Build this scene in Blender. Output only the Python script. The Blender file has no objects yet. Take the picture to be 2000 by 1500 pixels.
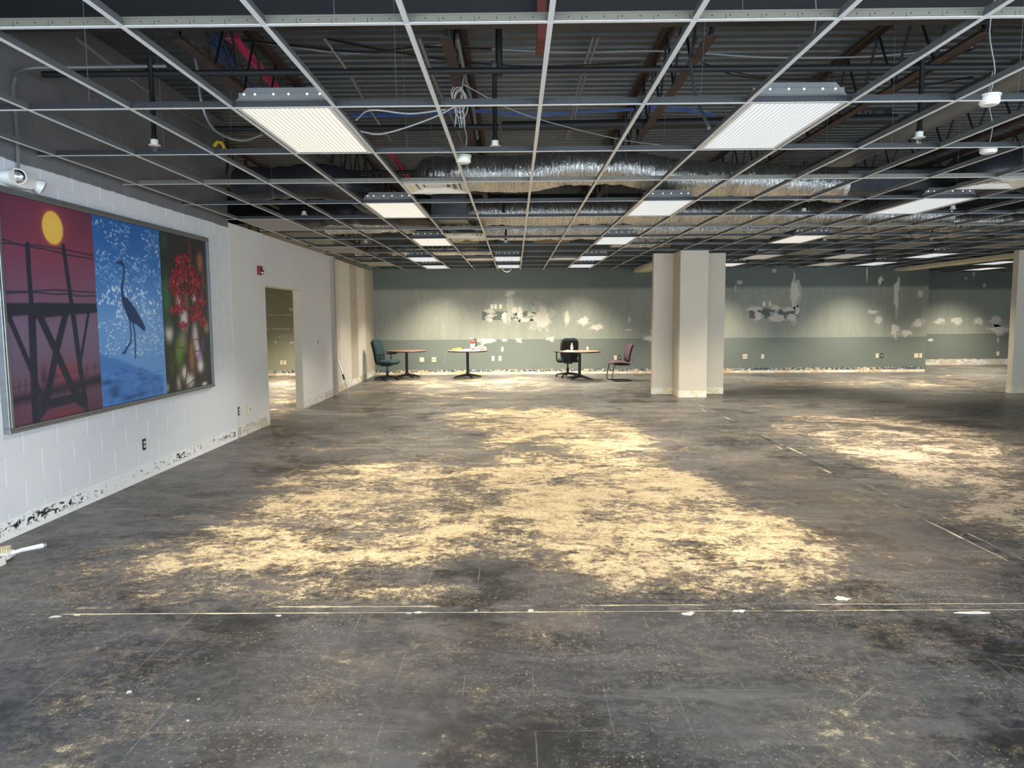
import bpy, bmesh, math, random
import numpy as np
from math import sin, cos, pi, radians
from mathutils import Matrix, Vector, noise as mnoise

random.seed(7)
RNG = np.random.default_rng(7)
SC = bpy.context.scene
COL = SC.collection

# ------------------------------------------------------------------ camera
HC = 1.58
FPX, PITCH, YAW, ROLL = 1421.05, .0927, .0043, -.0066
_F = Vector((-sin(YAW)*cos(PITCH), cos(YAW)*cos(PITCH), -sin(PITCH)))
_R0 = Vector((cos(YAW), sin(YAW), 0)); _U0 = _R0.cross(_F)
_R = _R0*cos(ROLL)+_U0*sin(ROLL); _U = _U0*cos(ROLL)-_R0*sin(ROLL)
cam = bpy.data.cameras.new('camera'); cam_o = bpy.data.objects.new('camera', cam); COL.objects.link(cam_o)
cam.sensor_width = 36; cam.lens = 36*FPX/2000; cam.clip_end = 200; cam.clip_start = .05
cam_o.matrix_world = Matrix(((_R.x, _U.x, -_F.x, 0), (_R.y, _U.y, -_F.y, 0), (_R.z, _U.z, -_F.z, HC), (0, 0, 0, 1)))
SC.camera = cam_o

# ------------------------------------------------------------------ world, daylight, exposure
SC.view_settings.view_transform = 'Standard'; SC.view_settings.look = 'None'
SC.view_settings.gamma = 1; SC.view_settings.use_curve_mapping = False
SC.view_settings.exposure = 0.28
W = bpy.data.worlds.new('world'); SC.world = W; W.use_nodes = True
W.node_tree.nodes['Background'].inputs[0].default_value = (.62, .78, 1, 1)
W.node_tree.nodes['Background'].inputs[1].default_value = 1.0
LAMP_W = 82        # watts of one lit ceiling troffer
def window_light(x0, x1, z0, z1, power):
    l = bpy.data.lights.new('window_daylight', 'AREA'); l.shape = 'RECTANGLE'; l.size = x1-x0; l.size_y = z1-z0
    l.energy = power; l.color = (.74, .87, 1)
    o = bpy.data.objects.new('window_daylight', l); COL.objects.link(o)
    o.location = ((x0+x1)/2, YF+.06, (z0+z1)/2); o.rotation_euler = (radians(90), 0, 0)   # shines towards +Y, into the room
YF = -1.2            # inner face of the window wall behind the camera
WINDOWS = [(-3.0, -.4), (.2, 2.8), (3.4, 6.0), (6.6, 9.2), (9.8, 12.4)]
for a, b in WINDOWS: window_light(a+.06, b-.06, .86, 2.54, 205)

# ------------------------------------------------------------------ geometry helpers
def ray(px, py): return _F+_R*((px-1000)/FPX)+_U*((750-py)/FPX)
def aty(px, py, Y): d = ray(px, py); d = d*(Y/d.y); return Vector((d.x, d.y, d.z+HC))
def atx(px, py, X): d = ray(px, py); d = d*(X/d.x); return Vector((d.x, d.y, d.z+HC))
def atz(px, py, Z): d = ray(px, py); d = d*((Z-HC)/d.z); return Vector((d.x, d.y, d.z+HC))

class MB:
    def __init__(s): s.v = []; s.f = []; s.m = []
    def add(s, vs, fs, mi=0):
        n = len(s.v); s.v += [tuple(p) for p in vs]; s.f += [tuple(i+n for i in f) for f in fs]; s.m += [mi]*len(fs); return s
    def box(s, x0, x1, y0, y1, z0, z1, mi=0, M=None):
        vs = [(x, y, z) for z in (z0, z1) for y in (y0, y1) for x in (x0, x1)]
        if M is not None: vs = [M @ Vector(p) for p in vs]
        return s.add(vs, [(0, 2, 3, 1), (4, 5, 7, 6), (0, 1, 5, 4), (2, 6, 7, 3), (0, 4, 6, 2), (1, 3, 7, 5)], mi)
    def cbox(s, c, d, mi=0, M=None):
        return s.box(c[0]-d[0]/2, c[0]+d[0]/2, c[1]-d[1]/2, c[1]+d[1]/2, c[2]-d[2]/2, c[2]+d[2]/2, mi, M)
    def tube(s, pts, r, n=8, mi=0, cap=True, flat=1.0):
        P = [Vector(p) for p in pts]; R = r if isinstance(r, (list, tuple)) else [r]*len(P)
        vs = []; N = None
        for i, p in enumerate(P):
            t = (P[min(i+1, len(P)-1)]-P[max(i-1, 0)])
            t = t.normalized() if t.length > 1e-9 else Vector((0, 0, 1))
            if N is None:
                N = Vector((0, 0, 1)) if abs(t.z) < .9 else Vector((1, 0, 0))
            N = (N-t*N.dot(t)); N = N.normalized() if N.length > 1e-6 else t.orthogonal().normalized()
            B = t.cross(N)
            for j in range(n):
                a = 2*pi*j/n; vs.append(p+(N*cos(a)*flat+B*sin(a))*R[i])
        fs = [(i*n+j, i*n+(j+1) % n, (i+1)*n+(j+1) % n, (i+1)*n+j) for i in range(len(P)-1) for j in range(n)]
        if cap: fs += [tuple(range(n))[::-1], tuple((len(P)-1)*n+j for j in range(n))]
        return s.add(vs, fs, mi)
    def lathe(s, prof, n=20, c=(0, 0, 0), mi=0, M=None):
        vs = [(r*cos(2*pi*j/n)+c[0], r*sin(2*pi*j/n)+c[1], z+c[2]) for r, z in prof for j in range(n)]
        if M is not None: vs = [M @ Vector(p) for p in vs]
        k = len(prof)
        fs = [(i*n+j, i*n+(j+1) % n, (i+1)*n+(j+1) % n, (i+1)*n+j) for i in range(k-1) for j in range(n)]
        fs += [tuple(range(n))[::-1], tuple((k-1)*n+j for j in range(n))]
        return s.add(vs, fs, mi)
    def prism(s, poly, a, b, fn, mi=0):
        """poly: list of 2-D points; fn(u, v, w) -> 3-D; w runs from a to b"""
        n = len(poly)
        vs = [fn(u, v, a) for u, v in poly]+[fn(u, v, b) for u, v in poly]
        fs = [tuple(range(n))[::-1], tuple(range(n, 2*n))]+[(i, (i+1) % n, n+(i+1) % n, n+i) for i in range(n)]
        return s.add(vs, fs, mi)
    def mesh(s, name, mats, off=(0, 0, 0), smooth=False, bevel=0, seg=1, angle=40):
        me = bpy.data.meshes.new(name)
        me.from_pydata([(p[0]-off[0], p[1]-off[1], p[2]-off[2]) for p in s.v], [], s.f)
        for m in (mats if isinstance(mats, (list, tuple)) else [mats]): me.materials.append(m)
        me.polygons.foreach_set('material_index', s.m)
        bm = bmesh.new(); bm.from_mesh(me)
        bmesh.ops.recalc_face_normals(bm, faces=bm.faces)
        if bevel:
            es = [e for e in bm.edges if len(e.link_faces) == 2 and e.calc_face_angle(0) > .6]
            bmesh.ops.bevel(bm, geom=es, offset=bevel, segments=seg, profile=.5, affect='EDGES', clamp_overlap=True)
        bm.to_mesh(me); bm.free()
        if smooth:
            me.polygons.foreach_set('use_smooth', [True]*len(me.polygons)); me.set_sharp_from_angle(angle=radians(angle))
        me.update(); return me
    def part(s, name, mats, parent, world=False, **k):
        off = tuple(parent.get('_w', (0, 0, 0))) if world else (0, 0, 0)
        o = bpy.data.objects.new(name, s.mesh(name, mats, off, **k)); COL.objects.link(o); o.parent = parent
        o['_w'] = off
        return o
    def top(s, name, mats, label, cat, group=None, loc=None, **k):
        v = np.array(s.v)
        if loc is None: loc = (float(v[:, 0].min()+v[:, 0].max())/2, float(v[:, 1].min()+v[:, 1].max())/2, float(v[:, 2].min()))
        o = bpy.data.objects.new(name, s.mesh(name, mats, loc, **k)); COL.objects.link(o); o.location = loc; o['_w'] = tuple(loc)
        if label: o['label'] = label
        if cat: o['category'] = cat
        if group: o['group'] = group
        return o
    def struct(s, name, mats, **k):
        o = s.top(name, mats, None, None, **k); o['kind'] = 'structure'; return o

def thing(name, label, cat, loc=(0, 0, 0), rz=0, group=None):
    o = bpy.data.objects.new(name, None); COL.objects.link(o); o.location = loc; o.rotation_euler = (0, 0, rz)
    o.empty_display_size = .1; o['label'] = label; o['category'] = cat; o['_w'] = tuple(loc)
    if group: o['group'] = group
    return o
def spline(pts, step=.05):
    P = [Vector(p) for p in pts]; P = [P[0]*2-P[1]]+P+[P[-1]*2-P[-2]]; out = []
    for i in range(1, len(P)-2):
        n = max(2, int((P[i+1]-P[i]).length/step))
        for k in range(n):
            t = k/n; a, b, c, d = P[i-1], P[i], P[i+1], P[i+2]
            out.append(.5*((2*b)+(c-a)*t+(2*a-5*b+4*c-d)*t*t+(3*b-a-3*c+d)*t**3))
    out.append(P[-2]); return out
def copy_tree(o, parent=None):
    c = o.copy(); COL.objects.link(c); c.parent = parent
    for ch in [q for q in o.children]: copy_tree(ch, c)
    return c

# ------------------------------------------------------------------ materials
def lin(c): return tuple(((x/255)/12.92 if x/255 <= .04045 else ((x/255+.055)/1.055)**2.4) for x in c)
class NT:
    def __init__(s, name):
        s.m = bpy.data.materials.new(name); s.m.use_nodes = True; s.t = s.m.node_tree; s.n = s.t.nodes
        s.p = s.n['Principled BSDF']
    def node(s, typ, **kw):
        n = s.n.new(typ)
        for k, v in kw.items(): setattr(n, k, v)
        return n
    def set(s, sock, v):
        if hasattr(v, 'is_output'): s.t.links.new(v, sock)
        elif v is not None: sock.default_value = v
    def pos(s): return s.node('ShaderNodeNewGeometry').outputs['Position']
    def objc(s): return s.node('ShaderNodeTexCoord').outputs['Object']
    def mapping(s, vec, scale=(1, 1, 1), loc=(0, 0, 0), rot=(0, 0, 0)):
        n = s.node('ShaderNodeMapping'); s.set(n.inputs['Vector'], vec); n.inputs['Scale'].default_value = scale
        n.inputs['Location'].default_value = loc; n.inputs['Rotation'].default_value = rot; return n.outputs[0]
    def noise(s, vec, scale, detail=4, rough=.6, dist=0, out='Fac'):
        n = s.node('ShaderNodeTexNoise'); s.set(n.inputs['Vector'], vec); n.inputs['Scale'].default_value = scale
        n.inputs['Detail'].default_value = detail; n.inputs['Roughness'].default_value = rough; n.inputs['Distortion'].default_value = dist
        return n.outputs[out]
    def voronoi(s, vec, scale, feature='F1', out='Distance'):
        n = s.node('ShaderNodeTexVoronoi', feature=feature); s.set(n.inputs['Vector'], vec); n.inputs['Scale'].default_value = scale
        return n.outputs[out]
    def math(s, op, a, b=None, c=None, clamp=False):
        n = s.node('ShaderNodeMath', operation=op, use_clamp=clamp); s.set(n.inputs[0], a)
        if b is not None: s.set(n.inputs[1], b)
        if c is not None: s.set(n.inputs[2], c)
        return n.outputs[0]
    def ramp(s, v, lo, hi, a=0., b=1.):
        n = s.node('ShaderNodeMapRange', interpolation_type='SMOOTHSTEP'); s.set(n.inputs[0], v)
        n.inputs[1].default_value = lo; n.inputs[2].default_value = hi; n.inputs[3].default_value = a; n.inputs[4].default_value = b
        return n.outputs[0]
    def mix(s, f, a, b, mode='MIX'):
        n = s.node('ShaderNodeMix', data_type='RGBA', blend_type=mode); s.set(n.inputs[0], f)
        for sock, v in ((n.inputs[6], a), (n.inputs[7], b)):
            s.set(sock, (*v, 1) if isinstance(v, tuple) and len(v) == 3 else v)
        return n.outputs[2]
    def sep(s, vec):
        n = s.node('ShaderNodeSeparateXYZ'); s.set(n.inputs[0], vec); return n.outputs
    def bump(s, h, strength=.3, dist=.01):
        n = s.node('ShaderNodeBump'); s.set(n.inputs['Height'], h); n.inputs['Strength'].default_value = strength
        n.inputs['Distance'].default_value = dist; s.set(s.p.inputs['Normal'], n.outputs[0])
    def out(s, col=None, rough=None, metal=None, spec=None, emit=None, estr=None, alpha=None, trans=None):
        for k, v in (('Base Color', col), ('Roughness', rough), ('Metallic', metal), ('Specular IOR Level', spec), ('Emission Color', emit),
                     ('Emission Strength', estr), ('Alpha', alpha), ('Transmission Weight', trans)):
            if v is None: continue
            if isinstance(v, tuple) and len(v) == 3: v = (*v, 1)
            s.set(s.p.inputs[k], v)
        return s.m
def simple(name, rgb, rough=.5, metal=0., var=.12, scale=12, bump=0., bscale=60, spec=None):
    t = NT(name); c = lin(rgb); o = t.objc()
    f = t.noise(o, scale, 3, .6)
    col = t.mix(f, tuple(max(0, x*(1-var*1.6)) for x in c), tuple(min(1, x*(1+var*1.6)) for x in c))
    if bump: t.bump(t.noise(o, bscale, 3), bump, .004)
    return t.out(col, rough, metal, spec)

M_white = simple('white_enamel', (228, 228, 225), .4, var=.03)
M_whitepl = simple('white_plastic', (225, 222, 212), .45, var=.04)
M_ivory = simple('ivory_plastic', (222, 210, 175), .45, var=.05)
M_black = simple('black_plastic', (22, 22, 24), .45, var=.2)
M_blackpipe = simple('black_steel', (20, 20, 21), .6, var=.3)
M_iron = simple('black_girder_steel', (17, 17, 18), .55, .0, var=.3, scale=4)
M_galv = simple('galvanised_steel', (150, 153, 155), .38, .75, var=.15, scale=20)
M_teeweb = simple('tee_steel_grey', (104, 106, 106), .5, .25, var=.08)
M_teewhite = simple('tee_white_paint', (214, 214, 212), .45, var=.03)
M_conduit = simple('conduit_grey', (140, 142, 144), .4, .6, var=.1)
M_joist = simple('joist_primer_brown', (58, 42, 36), .7, var=.25, scale=6)
M_chrome = simple('chrome', (190, 190, 190), .15, 1, var=.03)
M_teal = simple('teal_fabric', (10, 42, 52), .9, var=.15, scale=60, bump=.2, bscale=300)
M_blackfab = simple('black_fabric', (20, 21, 22), .85, var=.2, scale=60, bump=.2, bscale=300)
M_tealedge = simple('grey_teal_fabric', (40, 60, 62), .9, var=.15, scale=60)
M_purple = simple('plum_fabric', (66, 46, 56), .9, var=.15, scale=60, bump=.2, bscale=300)
M_red = simple('red_paint', (190, 30, 26), .35, var=.06)
M_redst = simple('dark_red_plastic', (128, 16, 22), .4, var=.06)
M_paper = simple('white_paper', (238, 236, 228), .8, var=.04)
M_yellow = simple('yellow_plastic', (240, 200, 40), .6, var=.1)
M_orange = simple('safety_orange_steel', (84, 22, 14), .6, var=.15)
M_pinkc = simple('pink_cable', (205, 62, 112), .5, var=.1)
M_bluec = simple('blue_cable', (44, 84, 150), .5, var=.1)
M_blackc = simple('black_cable', (16, 16, 17), .5, var=.1)
M_greyc = simple('grey_cable', (150, 152, 152), .5, var=.1)
M_whitec = simple('white_cable', (206, 206, 202), .5, var=.05)
M_plaster = simple('spackle', (204, 200, 188), .85, var=.06, scale=25, bump=.3, bscale=60)
M_thinplaster = simple('thin_spackle', (168, 172, 162), .85, var=.12, scale=14, bump=.2, bscale=60)
M_tan = simple('tan_gypsum', (196, 172, 128), .8, var=.1, scale=5)
M_dark_hole = simple('dark_recess', (14, 14, 15), .8, var=.1)
M_jacket = simple('black_duct_jacket', (44, 44, 47), .32, var=.25, scale=20, bump=.5, bscale=40)
M_ductboard = simple('grey_duct_wrap', (70, 71, 74), .4, .5, var=.25, scale=12, bump=.5, bscale=30)
M_tile = simple('grey_ceiling_tile', (158, 156, 150), .9, var=.1, scale=40, bump=.4, bscale=120)
M_column = simple('cream_column_paint', (204, 193, 174), .6, var=.03, scale=3)
M_soffit = simple('cream_soffit_paint', (205, 196, 172), .6, var=.05, scale=3)
M_handle = simple('steel_tool', (190, 192, 196), .3, .8, var=.1)

def m_wood():
    t = NT('laminate_walnut'); v = t.mapping(t.objc(), (3, 30, 3))
    f = t.noise(v, 2.2, 6, .6, 1.2)
    return t.out(t.mix(f, lin((88, 62, 50)), lin((140, 108, 88))), .35)
M_wood = m_wood()
def m_foil():
    t = NT('foil_jacket'); o = t.objc()
    n = t.noise(t.mapping(o, (5.5, 1, 1)), 7, 5, .65, .6); t.bump(n, .8, .03)
    c = t.mix(t.noise(o, 5, 3), lin((196, 195, 190)), lin((236, 234, 228)))
    return t.out(c, t.ramp(n, .3, .7, .14, .3), .95)
M_foil = m_foil()
def m_glow(name, col, st):
    t = NT(name); return t.out((0.6, .6, .6), .5, emit=col, estr=st)
M_leak = m_glow('light_leak', (1, .98, .92), 1.6)
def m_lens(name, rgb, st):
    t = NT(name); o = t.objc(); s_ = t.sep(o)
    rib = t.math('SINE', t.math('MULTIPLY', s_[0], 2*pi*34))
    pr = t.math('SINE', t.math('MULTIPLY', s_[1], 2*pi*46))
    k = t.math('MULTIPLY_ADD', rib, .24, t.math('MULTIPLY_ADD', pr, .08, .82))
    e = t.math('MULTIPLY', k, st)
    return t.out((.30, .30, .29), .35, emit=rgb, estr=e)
M_lens = m_lens('prismatic_lens_lit', (1, .965, .86), .68)
M_lenscool = m_lens('prismatic_lens_lit_cool', (.88, .95, 1), .64)
M_lensfaint = m_lens('prismatic_lens_dim', (1, .93, .80), .24)  # faint glow put into the lens, though these troffers hold no lamp

def m_deck():
    t = NT('galvanised_deck'); o = t.pos()
    n = t.noise(t.mapping(o, (.6, 5, 1)), 3, 4); g = t.noise(o, 18, 4, .7)
    c = t.mix(n, lin((58, 61, 62)), lin((108, 111, 111)))
    c = t.mix(t.math('MULTIPLY', g, .5), c, lin((52, 53, 54)))
    return t.out(c, .45, .4)
M_deck = m_deck()

def m_block():
    t = NT('painted_block'); p = t.pos(); z = t.sep(p)[2]
    edge = t.math('MULTIPLY_ADD', t.noise(p, 6, 3), .03, 2.72)
    painted = t.ramp(t.math('SUBTRACT', edge, z), -.006, .006)
    fine = t.noise(p, 90, 4, .7); big = t.noise(p, 1.2, 3)
    white = t.mix(big, lin((216, 219, 224)), lin((228, 230, 232)))
    grey = t.mix(t.noise(p, 2.5, 5, .7), lin((92, 92, 95)), lin((140, 140, 142)))
    grey = t.mix(t.math('MULTIPLY', fine, .5), grey, lin((70, 70, 72)))
    t.bump(fine, .18, .004)
    return t.out(t.mix(painted, grey, white), t.mix(painted, (.9, .9, .9), (.42, .42, .42)))
M_block = m_block()

def m_dry():
    t = NT('white_drywall'); p = t.pos()
    b = t.noise(p, .8, 4); fine = t.noise(p, 120, 3); t.bump(fine, .06, .002)
    smudge = t.ramp(t.noise(t.mapping(p, (1, 1.5, 1)), 3, 5, .7), .62, .75, 0, .25)
    c = t.mix(b, lin((214, 212, 210)), lin((228, 226, 224)))
    return t.out(t.mix(smudge, c, lin((200, 198, 196))), .5)
M_dry = m_dry()
def m_strips():
    # far partition: paint in upright strips where shelving panels stood
    t = NT('strip_painted_drywall'); p = t.pos(); y = t.sep(p)[1]; c = lin((216, 210, 196))
    col = (*c, 1); bands = [(14.7, 15.60, (206, 202, 194)), (15.60, 16.75, (222, 217, 206)), (16.75, 17.60, (186, 178, 160)), (17.60, 18.60, (222, 216, 204)), (18.60, 20, (190, 182, 164))]
    out = c
    for a, b, rgb in bands:
        f = t.math('MULTIPLY', t.ramp(y, a-.012, a+.012), t.math('SUBTRACT', 1, t.ramp(y, b-.012, b+.012)))
        out = t.mix(f, out, lin(rgb))
    out = t.mix(t.ramp(t.noise(p, 2, 5, .7), .6, .8, 0, .35), out, lin((176, 168, 152)))
    return t.out(out, .55)
M_strips = m_strips()

def m_green():
    # grey-green paint; a scuffed lighter field above the old chair-rail line
    t = NT('scuffed_green_wall'); p = t.pos(); s_ = t.sep(p); z = s_[2]
    streak = t.noise(t.mapping(p, (2.2, 1, .45)), 2.2, 6, .65, .6)
    fine = t.noise(t.mapping(p, (5, 1, 1)), 6, 6, .75)
    base = t.mix(t.noise(p, .7, 3), lin((108, 116, 108)), lin((116, 124, 116)))
    field = t.mix(t.math('MULTIPLY', t.math('ADD', streak, fine), .5), lin((102, 110, 102)), lin((176, 179, 166)))
    wob = t.math('MULTIPLY_ADD', t.noise(p, 3, 3), .02, z)
    inside = t.math('MULTIPLY', t.ramp(wob, .955, .965), t.math('SUBTRACT', 1, t.ramp(z, 2.24, 2.38)))
    marks = t.ramp(t.noise(t.mapping(p, (3, 1, 1.1), rot=(0, .5, 0)), 5, 5, .8, 1.5), .66, .74, 0, .5)
    field = t.mix(marks, field, lin((84, 92, 86)))
    base = t.mix(t.ramp(z, 2.22, 2.36), base, t.mix(t.noise(p, .7, 3), lin((94, 103, 98)), lin((100, 109, 103))))  # upper band: smooth older paint, also darkened to stand in for scallop shade
    c = t.mix(inside, base, field)
    line = t.math('MULTIPLY', t.ramp(wob, .948, .955), t.math('SUBTRACT', 1, t.ramp(wob, .962, .968)))
    c = t.mix(t.math('MULTIPLY', line, .6), c, lin((88, 96, 90)))
    t.bump(fine, .08, .004)
    return t.out(c, .6)
M_green = m_green()
def m_green2():
    t = NT('green_side_wall'); p = t.pos(); s_ = t.sep(p); z = s_[2]
    c = t.mix(t.noise(p, 1.2, 4), lin((138, 140, 122)), lin((152, 154, 136)))
    for h in (1.66, 1.28):
        l = t.math('MULTIPLY', t.ramp(z, h-.012, h-.006), t.math('SUBTRACT', 1, t.ramp(z, h+.004, h+.01)))
        c = t.mix(t.math('MULTIPLY', l, t.ramp(t.noise(p, 7, 3), .35, .5)), c, lin((225, 220, 200)))
    return t.out(c, .6)
M_green2 = m_green2()

def m_residue(name, top, cols, band, cth=.52):
    """scraped strip where a baseboard was: old glue, torn paper, bare gypsum"""
    t = NT(name); p = t.pos(); s_ = t.sep(p); z = s_[2]
    u = t.mapping(p, (1, 1, 2.0))
    n1 = t.noise(u, 5.5, 5, .7, 1.0); n2 = t.noise(t.mapping(p, (1.6, 1.6, 3), (3, 7, 1)), 9, 5, .75, .6); n3 = t.noise(t.mapping(p, (1, 1, 1), (9, 2, 5)), 1.3, 3)
    a, b, c, d = [lin(q) for q in cols]
    col = t.mix(t.ramp(n3, .42, .58), a, b)
    col = t.mix(t.ramp(n1, cth, cth+.04), col, c)
    zt = t.math('DIVIDE', z, top)
    lo, hi, thr = band
    zb = t.math('MULTIPLY', t.ramp(zt, lo-.12, lo+.05), t.math('SUBTRACT', 1, t.ramp(zt, hi-.05, hi+.12)))
    dark = t.ramp(t.math('MULTIPLY_ADD', t.math('SUBTRACT', n3, .5), .35, n2), thr, thr+.03)
    col = t.mix(t.math('MULTIPLY', dark, zb), col, d)
    t.bump(n2, .5, .01)
    return t.out(col, .8)
M_resid_back = m_residue('scraped_base_back', .15, ((206, 182, 142), (226, 214, 186), (236, 232, 222), (62, 80, 98)), (.5, 1.2, .46))
M_resid_left = m_residue('scraped_base_block', .17, ((232, 232, 230), (240, 240, 238), (222, 212, 184), (26, 27, 30)), (.28, .70, .55), .62)
M_resid_dry = m_residue('scraped_base_drywall', .15, ((206, 194, 176), (226, 224, 220), (190, 176, 156), (214, 208, 196)), (.2, .8, .6))
M_resid_col = m_residue('scraped_base_column', .14, ((232, 226, 212), (224, 212, 188), (222, 204, 160), (204, 176, 120)), (.2, .9, .58))

# floor: black adhesive residue over pale concrete, scraped bare in large patches
def m_floor():
    t = NT('scraped_adhesive_floor'); p = t.pos(); s_ = t.sep(p); x, y = s_[0], s_[1]
    at = t.node('ShaderNodeAttribute', attribute_name='scrape', attribute_type='GEOMETRY'); sc = t.sep(at.outputs['Vector'])
    cov, worn, tone = sc[0], sc[1], sc[2]
    v = t.mapping(p, (.8, 1, 1))
    big = t.noise(v, 1.3, 6, .65, .6); mid = t.noise(t.mapping(p, (.75, 1, 1), (4, 1, 0)), 5.0, 9, .8, .5)
    fine = t.noise(t.mapping(p, (1.0, 1, 1), (1, 9, 0)), 17, 8, .9, .2)
    n = t.math('ADD', t.math('MULTIPLY', big, .27), t.math('ADD', t.math('MULTIPLY', mid, .30), t.math('MULTIPLY', fine, .43)))
    n = t.math('MULTIPLY_ADD', t.math('SUBTRACT', n, .5), 2.6, .5)
    val = t.math('MULTIPLY_ADD', t.math('SUBTRACT', cov, .5), .34, n)
    cream = t.ramp(val, .555, .60)
    haze = t.ramp(val, .36, .60, 0, .75)                       # thin smear of pale dust at the margins
    specks = t.ramp(t.voronoi(p, 26), .085, .055)
    specks = t.math('MULTIPLY', specks, t.ramp(t.noise(p, 2.2, 4, .7), .46, .56))
    tiny = t.math('MULTIPLY', t.ramp(t.noise(p, 55, 4, .7), .59, .64), t.ramp(t.noise(t.mapping(p, (1, 1, 1), (2, 2, 2)), 1.6, 4), .40, .58))
    # adhesive colour
    d1 = t.mix(t.ramp(t.noise(v, 1.6, 5, .65), .35, .68), lin((35, 36, 40)), lin((82, 81, 82)))
    d1 = t.mix(t.ramp(fine, .42, .64, 0, .65), d1, lin((106, 104, 103)))
    d1 = t.mix(t.ramp(t.noise(t.mapping(p, (.35, 1.6, 1), (7, 3, 0), (0, 0, .25)), 3.2, 7, .75, .8), .50, .64, 0, .7), d1, lin((107, 104, 102)))
    d1 = t.mix(t.ramp(t.noise(t.mapping(p, (1, 1, 1), (5, 5, 5)), 1.3, 6, .7), .52, .64, 0, .8), d1, lin((20, 20, 23)))
    d1 = t.mix(t.math('MULTIPLY', worn, .8), d1, lin((128, 116, 108)))
    crm = t.mix(t.ramp(mid, .35, .65), lin((168, 146, 112)), lin((206, 188, 152)))
    crm = t.mix(tone, crm, lin((188, 170, 150)))
    crm = t.mix(t.ramp(t.noise(t.mapping(p, (1, 1, 1), (8, 8, 0)), 34, 6, .85), .50, .58, 0, .6), crm, lin((108, 98, 82)))
    col = t.mix(t.math('MULTIPLY', haze, .55), d1, lin((150, 130, 102)))
    col = t.mix(cream, col, crm)
    col = t.mix(t.math('MULTIPLY', specks, .85), col, lin((216, 200, 166)))
    col = t.mix(t.math('MULTIPLY', tiny, .75), col, lin((190, 176, 150)))
    # outlines of the lifted 12-inch tiles
    for c, o in ((x, .07), (y, 2.65)):
        m_ = t.math('PINGPONG', t.math('SUBTRACT', c, o), .1493)
        ln = t.math('MULTIPLY', t.ramp(m_, .0032, .0010), t.ramp(t.noise(p, 3.1, 3), .48, .64, 0, .36))
        col = t.mix(ln, col, lin((178, 168, 148)))
    # scratches from the scraper
    for k, (rot, sx, sy) in enumerate(((.5, 1.1, 34), (-.75, 1.4, 40), (.12, .8, 46))):
        q = t.mapping(p, (1, 1, 1), (k*3.1, k, 0), (0, 0, rot)); q = t.mapping(q, (sx, sy, 1))
        sct = t.math('MULTIPLY', t.ramp(t.noise(q, 1, 2, .5, .25), .71, .74), t.ramp(t.noise(p, .9+.2*k, 3), .48, .6))
        col = t.mix(t.math('MULTIPLY', sct, .30), col, lin((186, 170, 140)))
    # cross seam at y = 3.77 and long seam at x = 3.17
    wob = t.math('MULTIPLY', t.math('SUBTRACT', t.noise(p, 2.5, 4), .5), .03)
    for c, o, wd, amt in ((y, 3.775, .007, .9), (y, 3.86, .012, .7), (x, 3.15, .012, .75), (x, 3.26, .010, .6)):
        dd = t.math('ABSOLUTE', t.math('ADD', t.math('SUBTRACT', c, o), wob if wd > .008 else t.math('MULTIPLY', wob, .25)))
        thr = t.math('MULTIPLY_ADD', t.ramp(t.noise(p, 1.7, 5, .7), .45, .7), wd*1.4, wd*.35)
        on = t.math('SUBTRACT', 1, t.math('DIVIDE', dd, thr), clamp=True)
        brk = t.ramp(t.noise(t.mapping(p, (1, 1, 1), (o, o*2, 0)), 1.1, 4, .7), .40 if wd < .008 else .5, .50 if wd < .008 else .58)
        if c is x: brk = t.math('MULTIPLY', brk, t.ramp(y, 3.9, 4.6))
        col = t.mix(t.math('MULTIPLY', t.math('MULTIPLY', t.ramp(on, 0, .35), brk), amt), col, lin((236, 222, 186)))
    dk = t.math('ABSOLUTE', t.math('ADD', t.math('SUBTRACT', x, 3.205), wob))
    col = t.mix(t.math('MULTIPLY', t.ramp(dk, .05, .015), t.ramp(t.noise(p, 3.3, 5, .8), .46, .6, 0, .8)), col, lin((30, 31, 33)))
    rough = t.mix(cream, t.mix(t.ramp(mid, .35, .65), (.28, .28, .28), (.48, .48, .48)), (.75, .75, .75))
    h = t.math('ADD', t.math('MULTIPLY', cream, -.6), t.math('MULTIPLY', fine, 1.0)); t.bump(h, .35, .006)
    return t.out(col, rough, spec=.45)
M_floor = m_floor()

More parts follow.
